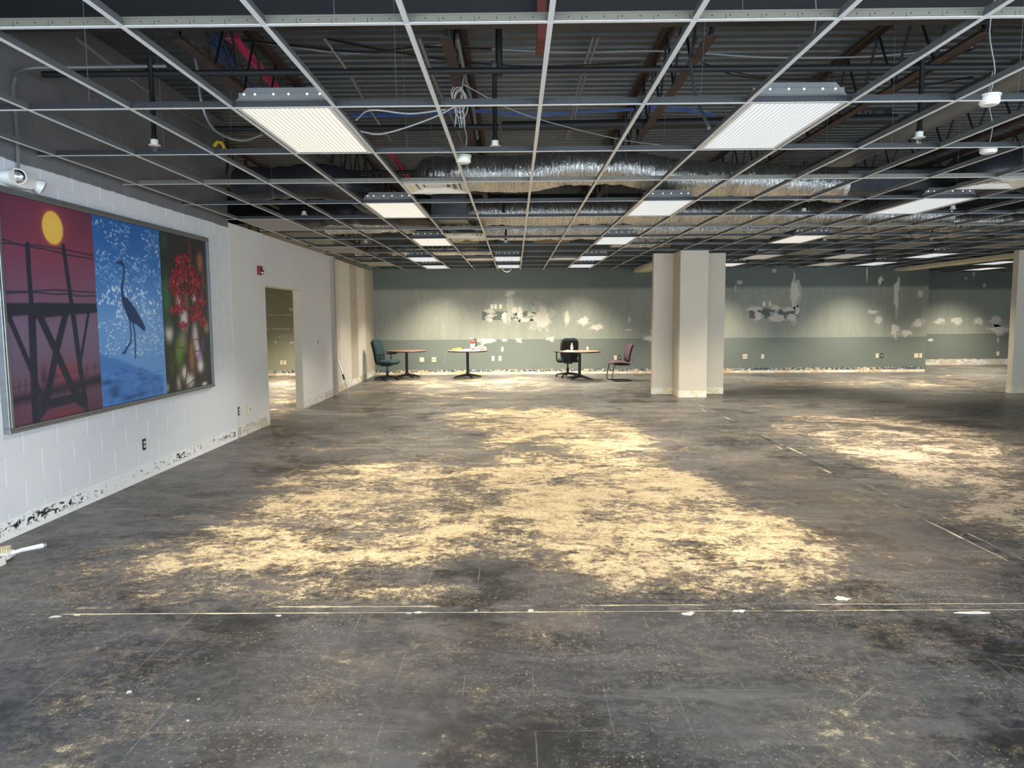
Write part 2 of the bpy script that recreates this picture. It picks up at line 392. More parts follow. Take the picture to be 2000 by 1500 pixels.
# ------------------------------------------------------------------ floor
def poly_sd(poly, X, Y):
    """signed distance (inside positive) of points to a polygon"""
    P = np.array(poly); n = len(P); d = np.full(X.shape, 1e9); ins = np.zeros(X.shape, bool)
    for i in range(n):
        a = P[i]; b = P[(i+1) % n]; e = b-a; wx = X-a[0]; wy = Y-a[1]
        t = np.clip((wx*e[0]+wy*e[1])/max(1e-12, e@e), 0, 1); d = np.minimum(d, (wx-e[0]*t)**2+(wy-e[1]*t)**2)
        c = ((a[1] > Y) != (b[1] > Y)) & (X < (b[0]-a[0])*(Y-a[1])/((b[1]-a[1]) if abs(b[1]-a[1]) > 1e-12 else 1e-12)+a[0])
        ins ^= c
    d = np.sqrt(d); return np.where(ins, d, -d)
def floor_poly(pts): return [tuple(atz(px, py, 0))[:2] for px, py in pts]
def build_floor():
    x0, x1, y0, y1, st = -9.2, 17.2, -3.2, 22.6, .09
    nx = int((x1-x0)/st)+1; ny = int((y1-y0)/st)+1
    X, Y = np.meshgrid(np.linspace(x0, x1, nx), np.linspace(y0, y1, ny))
    cov = np.full(X.shape, .10); worn = np.zeros(X.shape); tone = np.zeros(X.shape)
    def put(arr, pts, val, soft):
        sd = poly_sd(floor_poly(pts), X, Y); w = np.clip(.5+sd/(2*soft), 0, 1); w = w*w*(3-2*w)
        np.maximum(arr, arr*(1-w)+val*w, out=arr)
    def low(arr, pts, val, soft):
        sd = poly_sd(floor_poly(pts), X, Y); w = np.clip(.5+sd/(2*soft), 0, 1); arr[:] = arr*(1-w)+val*w
    put(cov, [(150, 1130), (330, 1070), (470, 1010), (540, 930), (640, 905), (760, 905), (900, 880), (960, 850), (860, 822), (870, 805), (1000, 793), (1110, 798), (1230, 828),
              (1285, 875), (1330, 915), (1400, 960), (1480, 990), (1560, 1025), (1620, 1060), (1635, 1090), (1600, 1130), (1660, 1160), (1500, 1165), (1350, 1175),
              (1200, 1160), (1080, 1135), (950, 1105), (800, 1105), (600, 1120), (400, 1140), (200, 1150)], .66, .30)
    put(cov, [(1000, 810), (1180, 812), (1270, 860), (1250, 880), (1130, 860), (1000, 835)], .86, .4)
    put(cov, [(920, 905), (1250, 895), (1380, 960), (1560, 1040), (1640, 1095), (1560, 1130), (1400, 1130), (1200, 1080), (1000, 1060), (940, 1000)], .80, .35)
    put(cov, [(1240, 930), (1330, 925), (1480, 1010), (1600, 1085), (1520, 1120), (1380, 1060)], 1.0, .3)
    put(cov, [(560, 960), (760, 945), (940, 990), (1000, 1060), (820, 1085), (600, 1090), (420, 1110), (520, 1030)], .72, .3)
    put(cov, [(240, 1160), (420, 1120), (760, 1135), (950, 1145), (930, 1175), (500, 1180), (250, 1185)], .52, .12)
    low(cov, [(760, 880), (930, 868), (1010, 890), (880, 915), (770, 915)], .30, .3)
    low(cov, [(990, 868), (1090, 866), (1080, 885), (1000, 885)], .35, .2)
    low(cov, [(960, 1010), (1010, 1005), (1010, 1075), (930, 1085)], .42, .12)
    # the pinkish stretch to the right of the long seam
    put(cov, [(1500, 832), (1560, 815), (1720, 812), (1840, 830), (2000, 870), (2050, 1075), (1930, 1030), (1800, 960), (1680, 905), (1600, 872)], .60, .35)
    put(cov, [(1620, 862), (1700, 865), (1850, 900), (2000, 940), (2050, 1060), (1930, 1010), (1780, 935)], .80, .3)
    put(tone, [(1480, 800), (2050, 800), (2050, 1150), (1900, 1040), (1640, 900), (1480, 840)], .8, .3)
    # far streaks before the green wall, and through the doorway
    put(cov, [(735, 745), (1040, 738), (1100, 760), (1000, 785), (800, 790), (700, 775)], .36, 1.0)
    put(cov, [(790, 742), (1050, 737), (1040, 748), (820, 757)], .50, .5)
    put(cov, [(1430, 742), (1900, 735), (1960, 755), (1500, 765)], .40, 1.2)
    put(cov, [(520, 735), (590, 735), (590, 790), (522, 826)], .5, .5)
    put(worn, [(1380, 880), (1560, 900), (1800, 1010), (1960, 1110), (1900, 1160), (1700, 1120), (1560, 1010)], .45, .4)
    put(worn, [(1150, 1060), (1000, 1500), (400, 1500), (600, 1300), (900, 1260)], .28, .6)
    put(worn, [(820, 1210), (920, 1230), (910, 1270), (830, 1250)], .6, .1)
    put(worn, [(1037, 1196), (1143, 1193), (1150, 1230), (1036, 1232)], .55, .01)
    me = bpy.data.meshes.new('floor')
    v = np.stack([X.ravel(), Y.ravel(), np.zeros(X.size)], 1)
    i = np.arange(nx*ny).reshape(ny, nx); q = np.stack([i[:-1, :-1], i[:-1, 1:], i[1:, 1:], i[1:, :-1]], -1).reshape(-1, 4)
    me.from_pydata(v.tolist(), [], q.tolist())
    a = me.attributes.new('scrape', 'FLOAT_VECTOR', 'POINT')
    a.data.foreach_set('vector', np.stack([cov.ravel(), worn.ravel(), tone.ravel()], 1).astype(np.float32).ravel())
    me.materials.append(M_floor); o = bpy.data.objects.new('floor', me); COL.objects.link(o); o['kind'] = 'structure'
build_floor()
# pale flecks of mortar lying along the front seam are part of the floor
FL = bpy.data.objects['floor']
for px, py, w, h in ((108, 1205, .10, .05), (150, 1202, .05, .02), (545, 1203, .05, .03), (800, 1198, .05, .02), (818, 1197, .06, .05), (930, 1193, .03, .03), (1037, 1193, .05, .05),
                     (1344, 1199, .10, .07), (1444, 1194, .09, .06), (1645, 1170, .13, .12), (1900, 1197, .26, .05), (252, 1352, .03, .04), (388, 1366, .02, .01), (366, 1408, .02, .015)):
    c = atz(px, py, 0); n = 13; w *= .7; h *= .6
    pl = [(c.x+w*.5*(.45+.8*random.random())*cos(2*pi*i/n), c.y+h*.5*(.4+.9*random.random())*sin(2*pi*i/n)) for i in range(n)]
    m = MB(); m.prism(pl, .0005, .004, lambda u, v, w_: (u, v, w_)); m.part('mortar_fleck', M_plaster, FL)

# ------------------------------------------------------------------ ceiling deck (corrugated, ribs across the room)
ZD = 4.05
def build_deck():
    m = MB(); y = -3.2; prof = []
    while y < 22.6:
        prof += [(y, ZD), (y+.085, ZD), (y+.10, ZD+.05), (y+.137, ZD+.05)]; y += .1524
    vs = [(xx, a, b) for a, b in prof for xx in (-9.2, 17.2)]
    fs = [(2*i, 2*i+1, 2*i+3, 2*i+2) for i in range(len(prof)-1)]
    m.add(vs, fs); m.box(-9.2, 17.2, -3.2, 22.6, ZD+.06, ZD+.1)
    m.struct('ceiling', M_deck)
build_deck()

# ------------------------------------------------------------------ walls
XL = -3.66
m = MB()                                            # block wall core behind the courses, and its stretch beside and behind the camera
m.box(XL-.20, XL-.0035, 4.72, 9.45, 0, ZD); m.box(XL-.20, XL, YF, 4.72, 0, ZD)
wl = m.struct('wall_left', M_block)
bm_cache = {}
def block_mesh(L, H):
    key = (round(L, 3), round(H, 3))
    if key not in bm_cache:
        q = MB(); q.box(-.05, 0, 0, L, 0, H); bm_cache[key] = q.mesh('block', M_block, bevel=.0022)
    return bm_cache[key]
J = .003; BW = wl['_w']
zc = -.02; course = 0
while zc < 3.95:
    z0 = max(zc, .001); z1 = min(zc+.2032, ZD-.01)
    y = 4.72-(.2032 if course % 2 else 0)
    while y < 9.45-.02:
        a = max(y, 4.72); b = min(y+.4064, 9.45)
        if b-a > .05:
            o = bpy.data.objects.new('block', block_mesh(b-a-J, z1-z0-J)); COL.objects.link(o); o.parent = wl
            o.location = (XL-BW[0], a+J/2-BW[1], z0+J/2-BW[2])
        y += .4064
    zc += .2032; course += 1

PT = 2.80                                            # partitions stop at the grid
m = MB()
m.box(XL-.14, XL+.002, 9.45, 10.74, 0, PT); m.box(XL-.15, XL-.02, 10.74, 12.58, 2.06, PT); m.box(XL-.15, XL-.02, 12.58, 14.66, 0, PT)
m.struct('wall_partition', M_dry)
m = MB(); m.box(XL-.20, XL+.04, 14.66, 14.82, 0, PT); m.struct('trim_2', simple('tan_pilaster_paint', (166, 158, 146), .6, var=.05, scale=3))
m = MB(); m.prism([(-3.73, 14.82), (-3.83, 19.85), (-3.97, 19.85), (-3.87, 14.82)], 0, PT, lambda u, v, w: (u, v, w)); m.struct('wall_partition_far', M_strips)
m = MB(); m.box(XL-.15, XL-.022, 12.565, 12.58, 0, 2.06); m.box(XL-.15, XL-.022, 10.74, 10.755, 0, 2.06); m.box(XL-.15, XL-.022, 10.755, 12.565, 2.045, 2.06)
m.struct('trim_1', M_soffit)
YB = 19.85
m = MB(); m.box(-3.83, 11.19, YB, YB+.15, 0, ZD); wb = m.struct('wall_back', M_green)
m = MB(); m.box(-9.2, -3.83, YB, YB+.15, 0, ZD); wsr = m.struct('wall_side_room', M_green2)
m = MB(); m.box(11.04, 11.19, YB+.15, 22.4, 0, ZD); m.struct('wall_return', M_green)
m = MB(); m.box(11.04, 17.2, 22.4, 22.55, 0, ZD); wb2 = m.struct('wall_back_far', M_green)
m = MB(); m.box(17.05, 17.2, YF, 22.4, 0, ZD); m.struct('wall_right', M_dry)
m = MB(); m.box(-9.2, -9.05, 9.45, YB, 0, ZD); m.box(-9.05, XL-.14, 9.30, 9.45, 0, ZD); m.struct('wall_side_room_left', M_dry)
m = MB(); m.box(XL-.2, 17.2, YF-.15, YF, 2.6, ZD); m.box(XL-.2, 17.2, YF-.15, YF, 0, .8)
xs = [XL-.2]+[c for ab in WINDOWS for c in ab]+[17.2]
for i in range(0, len(xs), 2): m.box(xs[i], xs[i+1], YF-.15, YF, .8, 2.6)
m.struct('wall_front', M_dry)
def m_glass():
    t = NT('window_glass'); return t.out((1, 1, 1), .02, trans=1.0)
M_glass = m_glass()
for i, (a, b) in enumerate(WINDOWS):
    m = MB(); m.box(a, b, YF-.09, YF-.07, .8, 2.6); w = m.struct('window_%d' % (i+1), M_glass)
    m = MB()
    for q in ((a, b, .8, .85), (a, b, 2.55, 2.6), (a, a+.05, .85, 2.55), (b-.05, b, .85, 2.55)): m.box(q[0], q[1], YF-.11, YF-.04, q[2], q[3])
    m.part('window_frame', M_galv, w, world=True)

# scraped strips where the baseboard was
def base_strip(name, mat, poly_runs, h, seed):
    """ragged-topped 4 mm strip along straight wall runs"""
    r = random.Random(seed); m = MB()
    for (ax, ay), (bx, by), nx, ny in poly_runs:
        L = math.hypot(bx-ax, by-ay); n = max(2, int(L/.05)); ux, uy = (bx-ax)/L, (by-ay)/L
        top = [h*(.86+.16*mnoise.noise((i*.35, seed, 0))+.06*r.random()) for i in range(n+1)]
        pl = [(0, 0), (L, 0)]+[(L*i/n, top[i]) for i in range(n, -1, -1)]
        m.prism(pl, .0, .004, lambda u, v, w: (ax+ux*u+nx*w, ay+uy*u+ny*w, v+.001))
    return m.struct(name, mat)
base_strip('baseboard_back', M_resid_back, [((-3.82, YB), (11.18, YB), 0, -1)], .15, 1)
base_strip('baseboard_back_far', M_resid_dry, [((11.3, 22.4), (17.0, 22.4), 0, -1)], .2, 2)
base_strip('baseboard_left', M_resid_left, [((XL, 3.6), (XL, 9.45), 1, 0)], .155, 3)
base_strip('baseboard_partition', M_resid_dry, [((XL+.002, 9.46), (XL+.002, 10.73), 1, 0), ((XL-.02, 12.59), (XL-.02, 14.65), 1, 0), ((-3.731, 14.83), (-3.829, 19.84), 1, 0)], .16, 4)
base_strip('baseboard_side_room', M_resid_back, [((-9.0, YB), (-3.98, YB), 0, -1)], .15, 5)

# spackle on the green wall: every dab a thin raised patch
def dab(parent, Y, px, py, w, h, mat=M_plaster, ragged=.4, seed=0, th=.003):
    if mat is M_plaster and w*h > 60: dab(parent, Y, px+.6, py+.4, w*1.25, h*1.25, M_thinplaster, .7, th=.0016)
    c = aty(px, py, Y); s = Y/FPX; W_, H_ = w*s, h*s; r = random.Random(int(px*7+py*13)); n = 30
    ph = r.random()*10
    pl = []
    for i in range(n):
        a = 2*pi*i/n; k = 1+ragged*(mnoise.noise((cos(a)*1.6+ph, sin(a)*1.6, ph))*1.4+mnoise.noise((cos(a)*5+ph, sin(a)*5, ph))*.7+(r.random()-.5)*.5)
        pl.append((c.x+W_/2*k*cos(a), c.z+H_/2*k*sin(a)))
    m = MB(); m.prism(pl, Y-th, Y+.0005, lambda u, v, w_: (u, w_, v)); m.part('spackle_patch', mat, parent, world=True)
c8 = lambda x, y: (700+x*.3, 500+y*.3)
c7 = lambda x, y: (1400+x*.3, 400+y*.3)
for x, y, w, h in ((985, 247, 50, 32), (852, 358, 50, 22), (858, 390, 46, 20), (852, 415, 42, 20), (950, 395, 36, 52), (1015, 352, 36, 38), (1048, 368, 36, 78), (1078, 414, 76, 24),
                   (1195, 395, 96, 118), (1130, 382, 45, 16), (1360, 402, 30, 68), (1465, 422, 58, 48), (1545, 462, 70, 32), (1763, 415, 16, 36), (1763, 481, 38, 12), (1892, 536, 62, 28), (1910, 490, 22, 30),
                   (840, 550, 86, 26), (953, 548, 34, 18), (1045, 548, 34, 20), (1250, 537, 46, 20), (936, 607, 16, 36), (1492, 603, 17, 32)):
    dab(wb, YB, *c8(x, y), w*.3, h*.3)
for x, y, w, h in ((250, 677, 92, 28), (268, 725, 46, 60), (380, 672, 52, 32), (388, 735, 92, 46), (470, 680, 76, 22), (490, 735, 70, 42), (524, 695, 24, 52), (510, 575, 50, 146), (978, 447, 8, 82),
                   (1063, 492, 24, 36), (1170, 580, 36, 150), (1325, 578, 32, 34), (1015, 697, 60, 22), (1055, 752, 34, 46), (1158, 815, 38, 66), (1240, 833, 54, 34), (1308, 770, 58, 46)):
    dab(wb, YB, *c7(x, y), w*.3, h*.3)
for x, y, w, h in ((150, 505, 34, 28), (122, 545, 14, 40), (375, 430, 28, 24), (510, 570, 76, 170)):
    dab(wb, YB, *c7(x, y), w*.3, h*.3, M_thinplaster, .25, th=.0018)
dab(wb, YB, *c8(1195, 390), 38, 46, M_thinplaster, .5, th=.0015); dab(wb, YB, *c8(990, 330), 12, 60, M_thinplaster, .5, th=.0015)
for x, y, w, h in ((1450, 757, 60, 30), (1562, 754, 70, 34), (1707, 757, 62, 38), (1815, 754, 66, 46), (1835, 810, 116, 38), (1673, 450, 20, 30), (1742, 526, 24, 24), (1390, 880, 34, 18), (1830, 880, 12, 36), (1622, 478, 20, 14)):
    dab(wb2, 22.4, *c7(x, y), w*.3, h*.3, M_plaster if w > 25 else M_thinplaster)
for x, y, w, h in ((292, 893, 14, 18), (320, 858, 12, 6), (350, 855, 14, 6), (400, 898, 28, 12), (292, 958, 6, 6), (300, 980, 6, 6), (395, 680, 30, 16)):
    dab(wsr, YB, 450+x*.3, 400+y*.3, w*.3, h*.3)
# unscuffed darker paint where two boards hung
M_greenold = simple('old_green_paint', (92, 100, 94), .6, var=.05)
def rect_patch(x0, x1, y0, y1, conv):
    a = aty(*conv(x0, y0), YB); b = aty(*conv(x1, y1), YB)
    m = MB(); m.box(a.x, b.x, YB-.0012, YB+.001, b.z, a.z); m.part('unpainted_rectangle', M_greenold, wb, world=True)
rect_patch(805, 1105, 362, 416, c8); rect_patch(214, 540, 676, 736, c7)

# ------------------------------------------------------------------ columns and soffits
def column(name, label, polys, strip):
    t = thing(name, label, 'column', strip[0])
    m = MB()
    for q in polys: m.box(*q, 0, 2.80)
    m.part('shaft', M_column, t, world=True)
    m = MB()
    for q in polys: m.box(q[0]-.004, q[1]+.004, q[2]-.004, q[3]+.004, .002, .13+.01*random.random())
    m.part('scraped_base', M_resid_col, t, world=True)
column('column', 'cream cross shaped column standing free in front of the green wall', [(2.76, 4.18, 14.57, 14.72), (3.15, 3.68, 13.95, 14.57), (3.15, 3.68, 14.72, 15.3)], [(3.46, 14.6, 0)])
column('column', 'pale column cut off by the right edge of the picture', [(9.82, 11.3, 14.36, 14.52), (10.25, 10.85, 14.52, 15.1)], [(10.5, 14.6, 0)])
for x0, x1, y0, lab in ((3.22, 3.62, 15.3, 'cream soffit beam running from the free column to the green wall'), (10.25, 10.65, 15.1, 'cream soffit beam running from the right hand column to the green wall')):
    m = MB(); m.box(x0, x1, y0+.004, YB-.004, 2.735, 2.812); m.top('soffit_beam', M_soffit, lab, 'beam', bevel=.004)

# ------------------------------------------------------------------ suspended ceiling grid
G = 2.822; GW, GD, GA, GY0, GS = .6096, 1.2192, .2615, 3.2204, -.0068
def gx(k): return GW*(k+GA)
def gp(k, r): x = gx(k); return (x, GY0+GD*r+GS*x)
def tee_mesh(name, L, H, web):
    """inverted tee along +X, underside at z = 0; slot 0 web, slot 1 painted flange"""
    m = MB()
    m.box(0, L, -.012, .012, 0, .002, 1); m.box(0, L, -.0011, .0011, .002, H-.008, 0); m.box(0, L, -.004, .004, H-.008, H, 0)
    return m.mesh(name, [web, M_teewhite])
def m_mainweb(name, rgb):
    t = NT(name); s_ = t.sep(t.objc()); x, z = s_[0], s_[2]
    fx = t.math('PINGPONG', x, .038); fz = t.math('SUBTRACT', z, .022)
    d = t.math('SQRT', t.math('ADD', t.math('POWER', fx, 2), t.math('POWER', fz, 2)))
    hole = t.ramp(d, .0036, .0026)
    sx = t.math('PINGPONG', t.math('ADD', x, .019), .076)
    slot = t.math('MULTIPLY', t.ramp(sx, .0014, .0008), t.math('MULTIPLY', t.ramp(z, .006, .008), t.ramp(z, .028, .026)))
    c = t.mix(t.math('MAXIMUM', hole, slot), lin(rgb), lin((12, 12, 12)))
    return t.out(c, .5, .2)
M_mainweb = m_mainweb('slotted_tee_web_pale', (106, 103, 92)); M_mainweb_d = m_mainweb('slotted_tee_web_dark', (50, 51, 52))
grid = thing('ceiling_grid', 'bare white metal drop ceiling grid without tiles, spanning the whole room', 'ceiling grid', (0, 0, G))
K0, K1, R0, R1 = -6, 25, -1, 13
slope = math.atan(GS); mlen = (gx(K1)+.6-(XL+.02))/cos(slope)
main_me = tee_mesh('main_runner', mlen, .041, M_mainweb); main_dk = tee_mesh('main_runner', mlen, .041, M_mainweb_d)
for r in range(R0, R1+1):
    o = bpy.data.objects.new('main_runner', main_me if r in (-1, 0, 3, 6) else main_dk); COL.objects.link(o); o.parent = grid
    o.location = (XL+.02, GY0+GD*r+GS*(XL+.02), 0); o.rotation_euler = (0, 0, slope)
cross_me = tee_mesh('cross_tee', GD-.004, .038, M_teeweb)
cells = []
for k in range(K0, K1+1):
    for r in range(R0-1, R1+1):
        x, y = gp(k, r); L = GD-.004
        if r == R1: L = min(L, YB-.01-y) if x < 11.1 else L
        cells.append((math.hypot(x, max(y, .5)) if r >= R0-0 else 50, k, r, x, y, L))
cells.sort()
rest = MB()
for i, (dd, k, r, x, y, L) in enumerate(cells):
    if 2.7 < x < 4.2 and 13.9 < y+GD and y < 15.3 and r == 8: pass
    if i < 300 and L > GD-.01:
        o = bpy.data.objects.new('cross_tee', cross_me); COL.objects.link(o); o.parent = grid
        o.location = (x, y+.002, -.0008); o.rotation_euler = (0, 0, pi/2)
    else:
        for q in ((-.012, .012, 0, .002, 1), (-.0011, .0011, .002, .030, 0), (-.004, .004, .030, .038, 0)):
            rest.box(x+q[0], x+q[1], y+.002, y+L, q[2]-.0008, q[3]-.0008, q[4])
for k in range(18, K1+1):
    for r in (14, 15):
        x, y = gp(k, r); L = min(GD-.004, 22.39-y)
        if L < .1: continue
        for q in ((-.012, .012, 0, .002, 1), (-.0011, .0011, .002, .030, 0), (-.004, .004, .030, .038, 0)):
            rest.box(x+q[0], x+q[1], y+.002, y+L, q[2]-.0008, q[3]-.0008, q[4])
for r in (14, 15):
    x, y = gp(18, r); m = MB(); L = gx(K1)+.6-x
    m.box(x-.2, x+L, y-.012, y+.012, 0, .002, 1); m.box(x-.2, x+L, y-.0011, y+.0011, .002, .033, 0); m.box(x-.2, x+L, y-.004, y+.004, .033, .041, 0); m.part('main_runner', [M_mainweb_d, M_teewhite], grid)
ro = rest.part('cross_tee', [M_teeweb, M_teewhite], grid); ro['kind'] = 'stuff'
# hanger wires up to the deck
for k, r in [(k, r) for r in range(0, 6) for k in (-5, -2, 1, 4, 7)]:
    x, y = gp(k, r); x += .2+random.random()*.2; dx, dy = (random.random()-.5)*.12, (random.random()-.5)*.1
    m = MB(); m.tube([(x, y-GS*.2, .035), (x+dx*.3, y+dy*.3, .5), (x+dx, y+dy, ZD-G)], .0016, 4); m.part('hanger_wire', M_galv, grid)

# ------------------------------------------------------------------ troffers
def troffer(cell, label, lens, power, lit=True):
    k, r = cell; x, y = gp(k, r); y -= GS*0; w, d = GW-.03, GD-.03
    t = thing('ceiling_light', label, 'ceiling light', (x+GW/2, y+GD/2+GS*GW/2, G+.006), group='recessed ceiling lights')
    m = MB(); hw, hd = w/2, d/2
    prof = [(-hw, .0), (-hw, .04), (-hw+.07, .115), (hw-.07, .115), (hw, .04), (hw, .0)]
    m.prism(prof, -hd, hd, lambda u, v, q: (u, q, v)); h = m.part('housing', M_galv if not lit else M_hous, t)
    for s_ in (-1, 1):
        m = MB(); m.box(-hw+.02, hw-.02, s_*hd-.006, s_*hd+.006, .045, .085); m.part('end_plate', M_hous, t, bevel=.002)
    if lit:
        for xx in (-.235, -.17, -.06, .03, .14, .215):
            m = MB(); m.lathe([(.006, 0), (.006, .004)], 8, (0, 0, 0), 0, Matrix.Translation((xx, -hd-.0065, .075)) @ Matrix.Rotation(radians(90), 4, 'X')); m.part('light_slot', M_leak, t)
    n = 40; m = MB(); vs = []; fs = []
    for i in range(2*n+1):
        u = -hw+.03+(w-.06)*i/(2*n); z = -.0035 if i % 2 else .0
        vs += [(u, -hd+.012, z), (u, hd-.012, z)]
    fs = [(2*i, 2*i+1, 2*i+3, 2*i+2) for i in range(2*n)]
    m.add(vs, fs); m.part('prismatic_lens', lens, t)
    for s_ in (-1, 1):
        m = MB(); m.box(s_*(hw-.017)-.013, s_*(hw-.017)+.013, -hd+.004, hd-.004, -.004, .002); m.part('lens_frame', M_white, t)
    if lit and power:
        l = bpy.data.lights.new('troffer_lamp', 'AREA'); l.shape = 'RECTANGLE'; l.size = w-.08; l.size_y = d-.06; l.energy = power; l.color = (1, .90, .72); l.spread = radians(106)
        lo = bpy.data.objects.new('troffer_lamp', l); COL.objects.link(lo); lo.parent = t; lo.location = (0, 0, -.008)
    return t
M_hous = simple('grey_housing_steel', (112, 113, 112), .5, .3, var=.06)
NEARP = .55
for cell, lab, lens, p in (
    ((-3, 1), 'large lit troffer nearest the wall pictures, front left', M_lens, NEARP), ((2, 1), 'large lit troffer at the front right of the grid', M_lenscool, NEARP),
    ((-3, 4), 'lit troffer second from the front in the left row', M_lens, .9), ((2, 4), 'lit troffer second from the front in the middle row', M_lenscool, .9),
    ((-3, 7), 'yellowish lit troffer third from the front in the left row', M_lens, 1), ((2, 7), 'lit troffer third from the front in the middle row', M_lenscool, 1),
    ((-4, 10), 'small lit troffer over the left table, second from the green wall', M_lenscool, .75), ((-4, 12), 'small lit troffer over the left table, next to the green wall', M_lenscool, 1.3),
    ((-1, 10), 'small lit troffer over the extinguisher table, second from the green wall', M_lenscool, .75), ((-1, 12), 'small lit troffer over the extinguisher table, next to the green wall', M_lenscool, 1.4),
    ((2, 10), 'small lit troffer above the black chair, second from the green wall', M_lenscool, .75), ((2, 12), 'small lit troffer above the black chair, next to the green wall', M_lenscool, 1.3),
    ((7, 4), 'wide lit troffer at the right, in front of the foil ducts', M_lenscool, 1), ((7, 7), 'warm lit troffer just right of the free column top', M_lens, 1),
    ((14, 10), 'thin bright troffer above the right soffit beam', M_lenscool, 1), ((8, 12), 'bright troffer sliver touching the right side of the free column', M_lens, 1.15),
    ((14, 12), 'bright troffer sliver next to the start of the right soffit beam', M_lenscool, 1.15), ((21, 14), 'added troffer that brightens the farthest green wall', M_lens, 1.2), ((19, 12), 'bright troffer sliver left of the right hand column top', M_lenscool, 1.2)):  # the troffer by the farthest wall is added to brighten that wall
    troffer(cell, lab, lens, p*LAMP_W)
for cell, lab in (((8, 10), 'unlit troffer with faint painted glow behind the free column top'), ((11, 10), 'unlit troffer with faint painted glow in the middle right of the grid'), ((12, 12), 'unlit troffer sliver with faint painted glow in the middle of the right green wall')):
    troffer(cell, lab, M_lensfaint, 0, False)
# the side room beyond the doorway has its own lights
for x, y, lab in ((-5.6, 17.4, 'troffer over the back of the side room beyond the doorway'), (-5.8, 13.2, 'troffer over the doorway end of the side room')):
    t = troffer((0, 0), lab, M_lens, LAMP_W*2.6); t.location = (x, y, 2.9)

# ------------------------------------------------------------------ air diffusers and tiles lying in the grid
def diffuser(k, r, off, label):
    x, y = gp(k, r); S = GW-.028
    t = thing('air_diffuser', label, 'vent', (x+GW/2, y+off, G+.004), group='square air diffusers')
    m = MB()
    for i in range(4):
        a = S/2-i*.062; b = a-.034; z = .0+i*.006
        if i == 0: a, b = S/2, S/2-.05
        for q in ((-a, a, -a, -b), (-a, a, b, a), (-a, -b, -b, b), (b, a, -b, b)): 
            mm = MB()
        n = 4; vs = []; 
        for (rr, zz) in ((a, z), (b, z+.022), (b-.004, z+.020), (a-.004, z-.003)):
            vs += [(-rr, -rr, zz), (rr, -rr, zz), (rr, rr, zz), (-rr, rr, zz)]
        fs = [(ri*4+j, ri*4+(j+1) % 4, ((ri+1) % 4)*4+(j+1) % 4, ((ri+1) % 4)*4+j) for ri in range(4) for j in range(4)]
        mm = MB(); mm.add(vs, fs); mm.part('vane', M_whitepl, t)
    m = MB(); m.cbox((0, 0, .016), (.12, .12, .004)); m.part('centre_plate', M_whitepl, t)
    m = MB(); m.prism([(-S/2, -S/2), (S/2, -S/2), (S/2, S/2), (-S/2, S/2)], .045, .05, lambda u, v, w: (u, v, w)); m.lathe([(.14, .05), (.14, .09)], 16); m.part('back_pan', M_ductboard, t)
for a in ((-2, 3, .35, 'square white air diffuser under the silver duct bend, front of the room'), (7, 3, .35, 'white air diffuser at the far right, nearest the camera'),
          (-2, 6, .9, 'white air diffuser behind the second left troffer'), (-2, 10, .7, 'small far air diffuser left of the middle troffers'), (1, 10, .7, 'small far air diffuser right of the middle troffers')):
    diffuser(*a)
for k, r, lab, n in ((-6, 5, 'grey ceiling panel lying in the grid by the white wall, above the alarm', 1), (-6, 8, 'grey ceiling panel lying in the grid farther along the white wall', 1),
                     (-6, 11, 'grey ceiling panel in the grid in the corner by the green wall', 1), (11, 8, 'grey ceiling panel in the right of the grid', 1), (9, 9, 'grey ceiling panel in the grid right of the free column', 1),
                     (14, 8, 'grey ceiling panel in the far right of the grid', 1)):
    x, y = gp(k, r); m = MB(); m.box(x+.016, x+GW-.016, y+.016+GS*.3, y+GD-.016, G+.0035, G+.019); m.top('ceiling_panel', M_tile, lab, 'ceiling panel', 'ceiling panels left in the grid', bevel=.002)

# ------------------------------------------------------------------ above the grid: girder, joists
def girder(y, lab, xa):
    m = MB(); z0, z1 = 3.40, 3.93
    m.box(xa, 17, y-.11, y+.11, z0, z0+.02); m.box(xa, 17, y-.11, y+.11, z1-.02, z1); m.box(xa, 17, y-.006, y+.006, z0+.02, z1-.02)
    m.top('steel_girder', M_iron, lab, 'girder', 'steel girders under the roof deck')
girder(4.70, 'black steel girder crossing the whole picture just behind the front tee', XL+.01); girder(14.45, 'black steel girder over the columns', -9.0)
JX = [-7.75, -5.92, -4.10, -2.28, -.457, 1.354, 3.206, 5.03, 6.86, 8.69, 10.52, 12.35, 14.18]
JL = ['farthest left over the side room', 'in the middle of the side room', 'just behind the white partition', 'beside the pink cables, first right of the block wall', 'beside the hanging cable coil in the middle', 'left of the front right troffer',
      'behind the front right troffer', 'first right of the front right troffer', 'second right of the front right troffer', 'third right of the front right troffer', 'over the right hand soffit beam', 'right of the right hand soffit beam', 'rightmost of all']
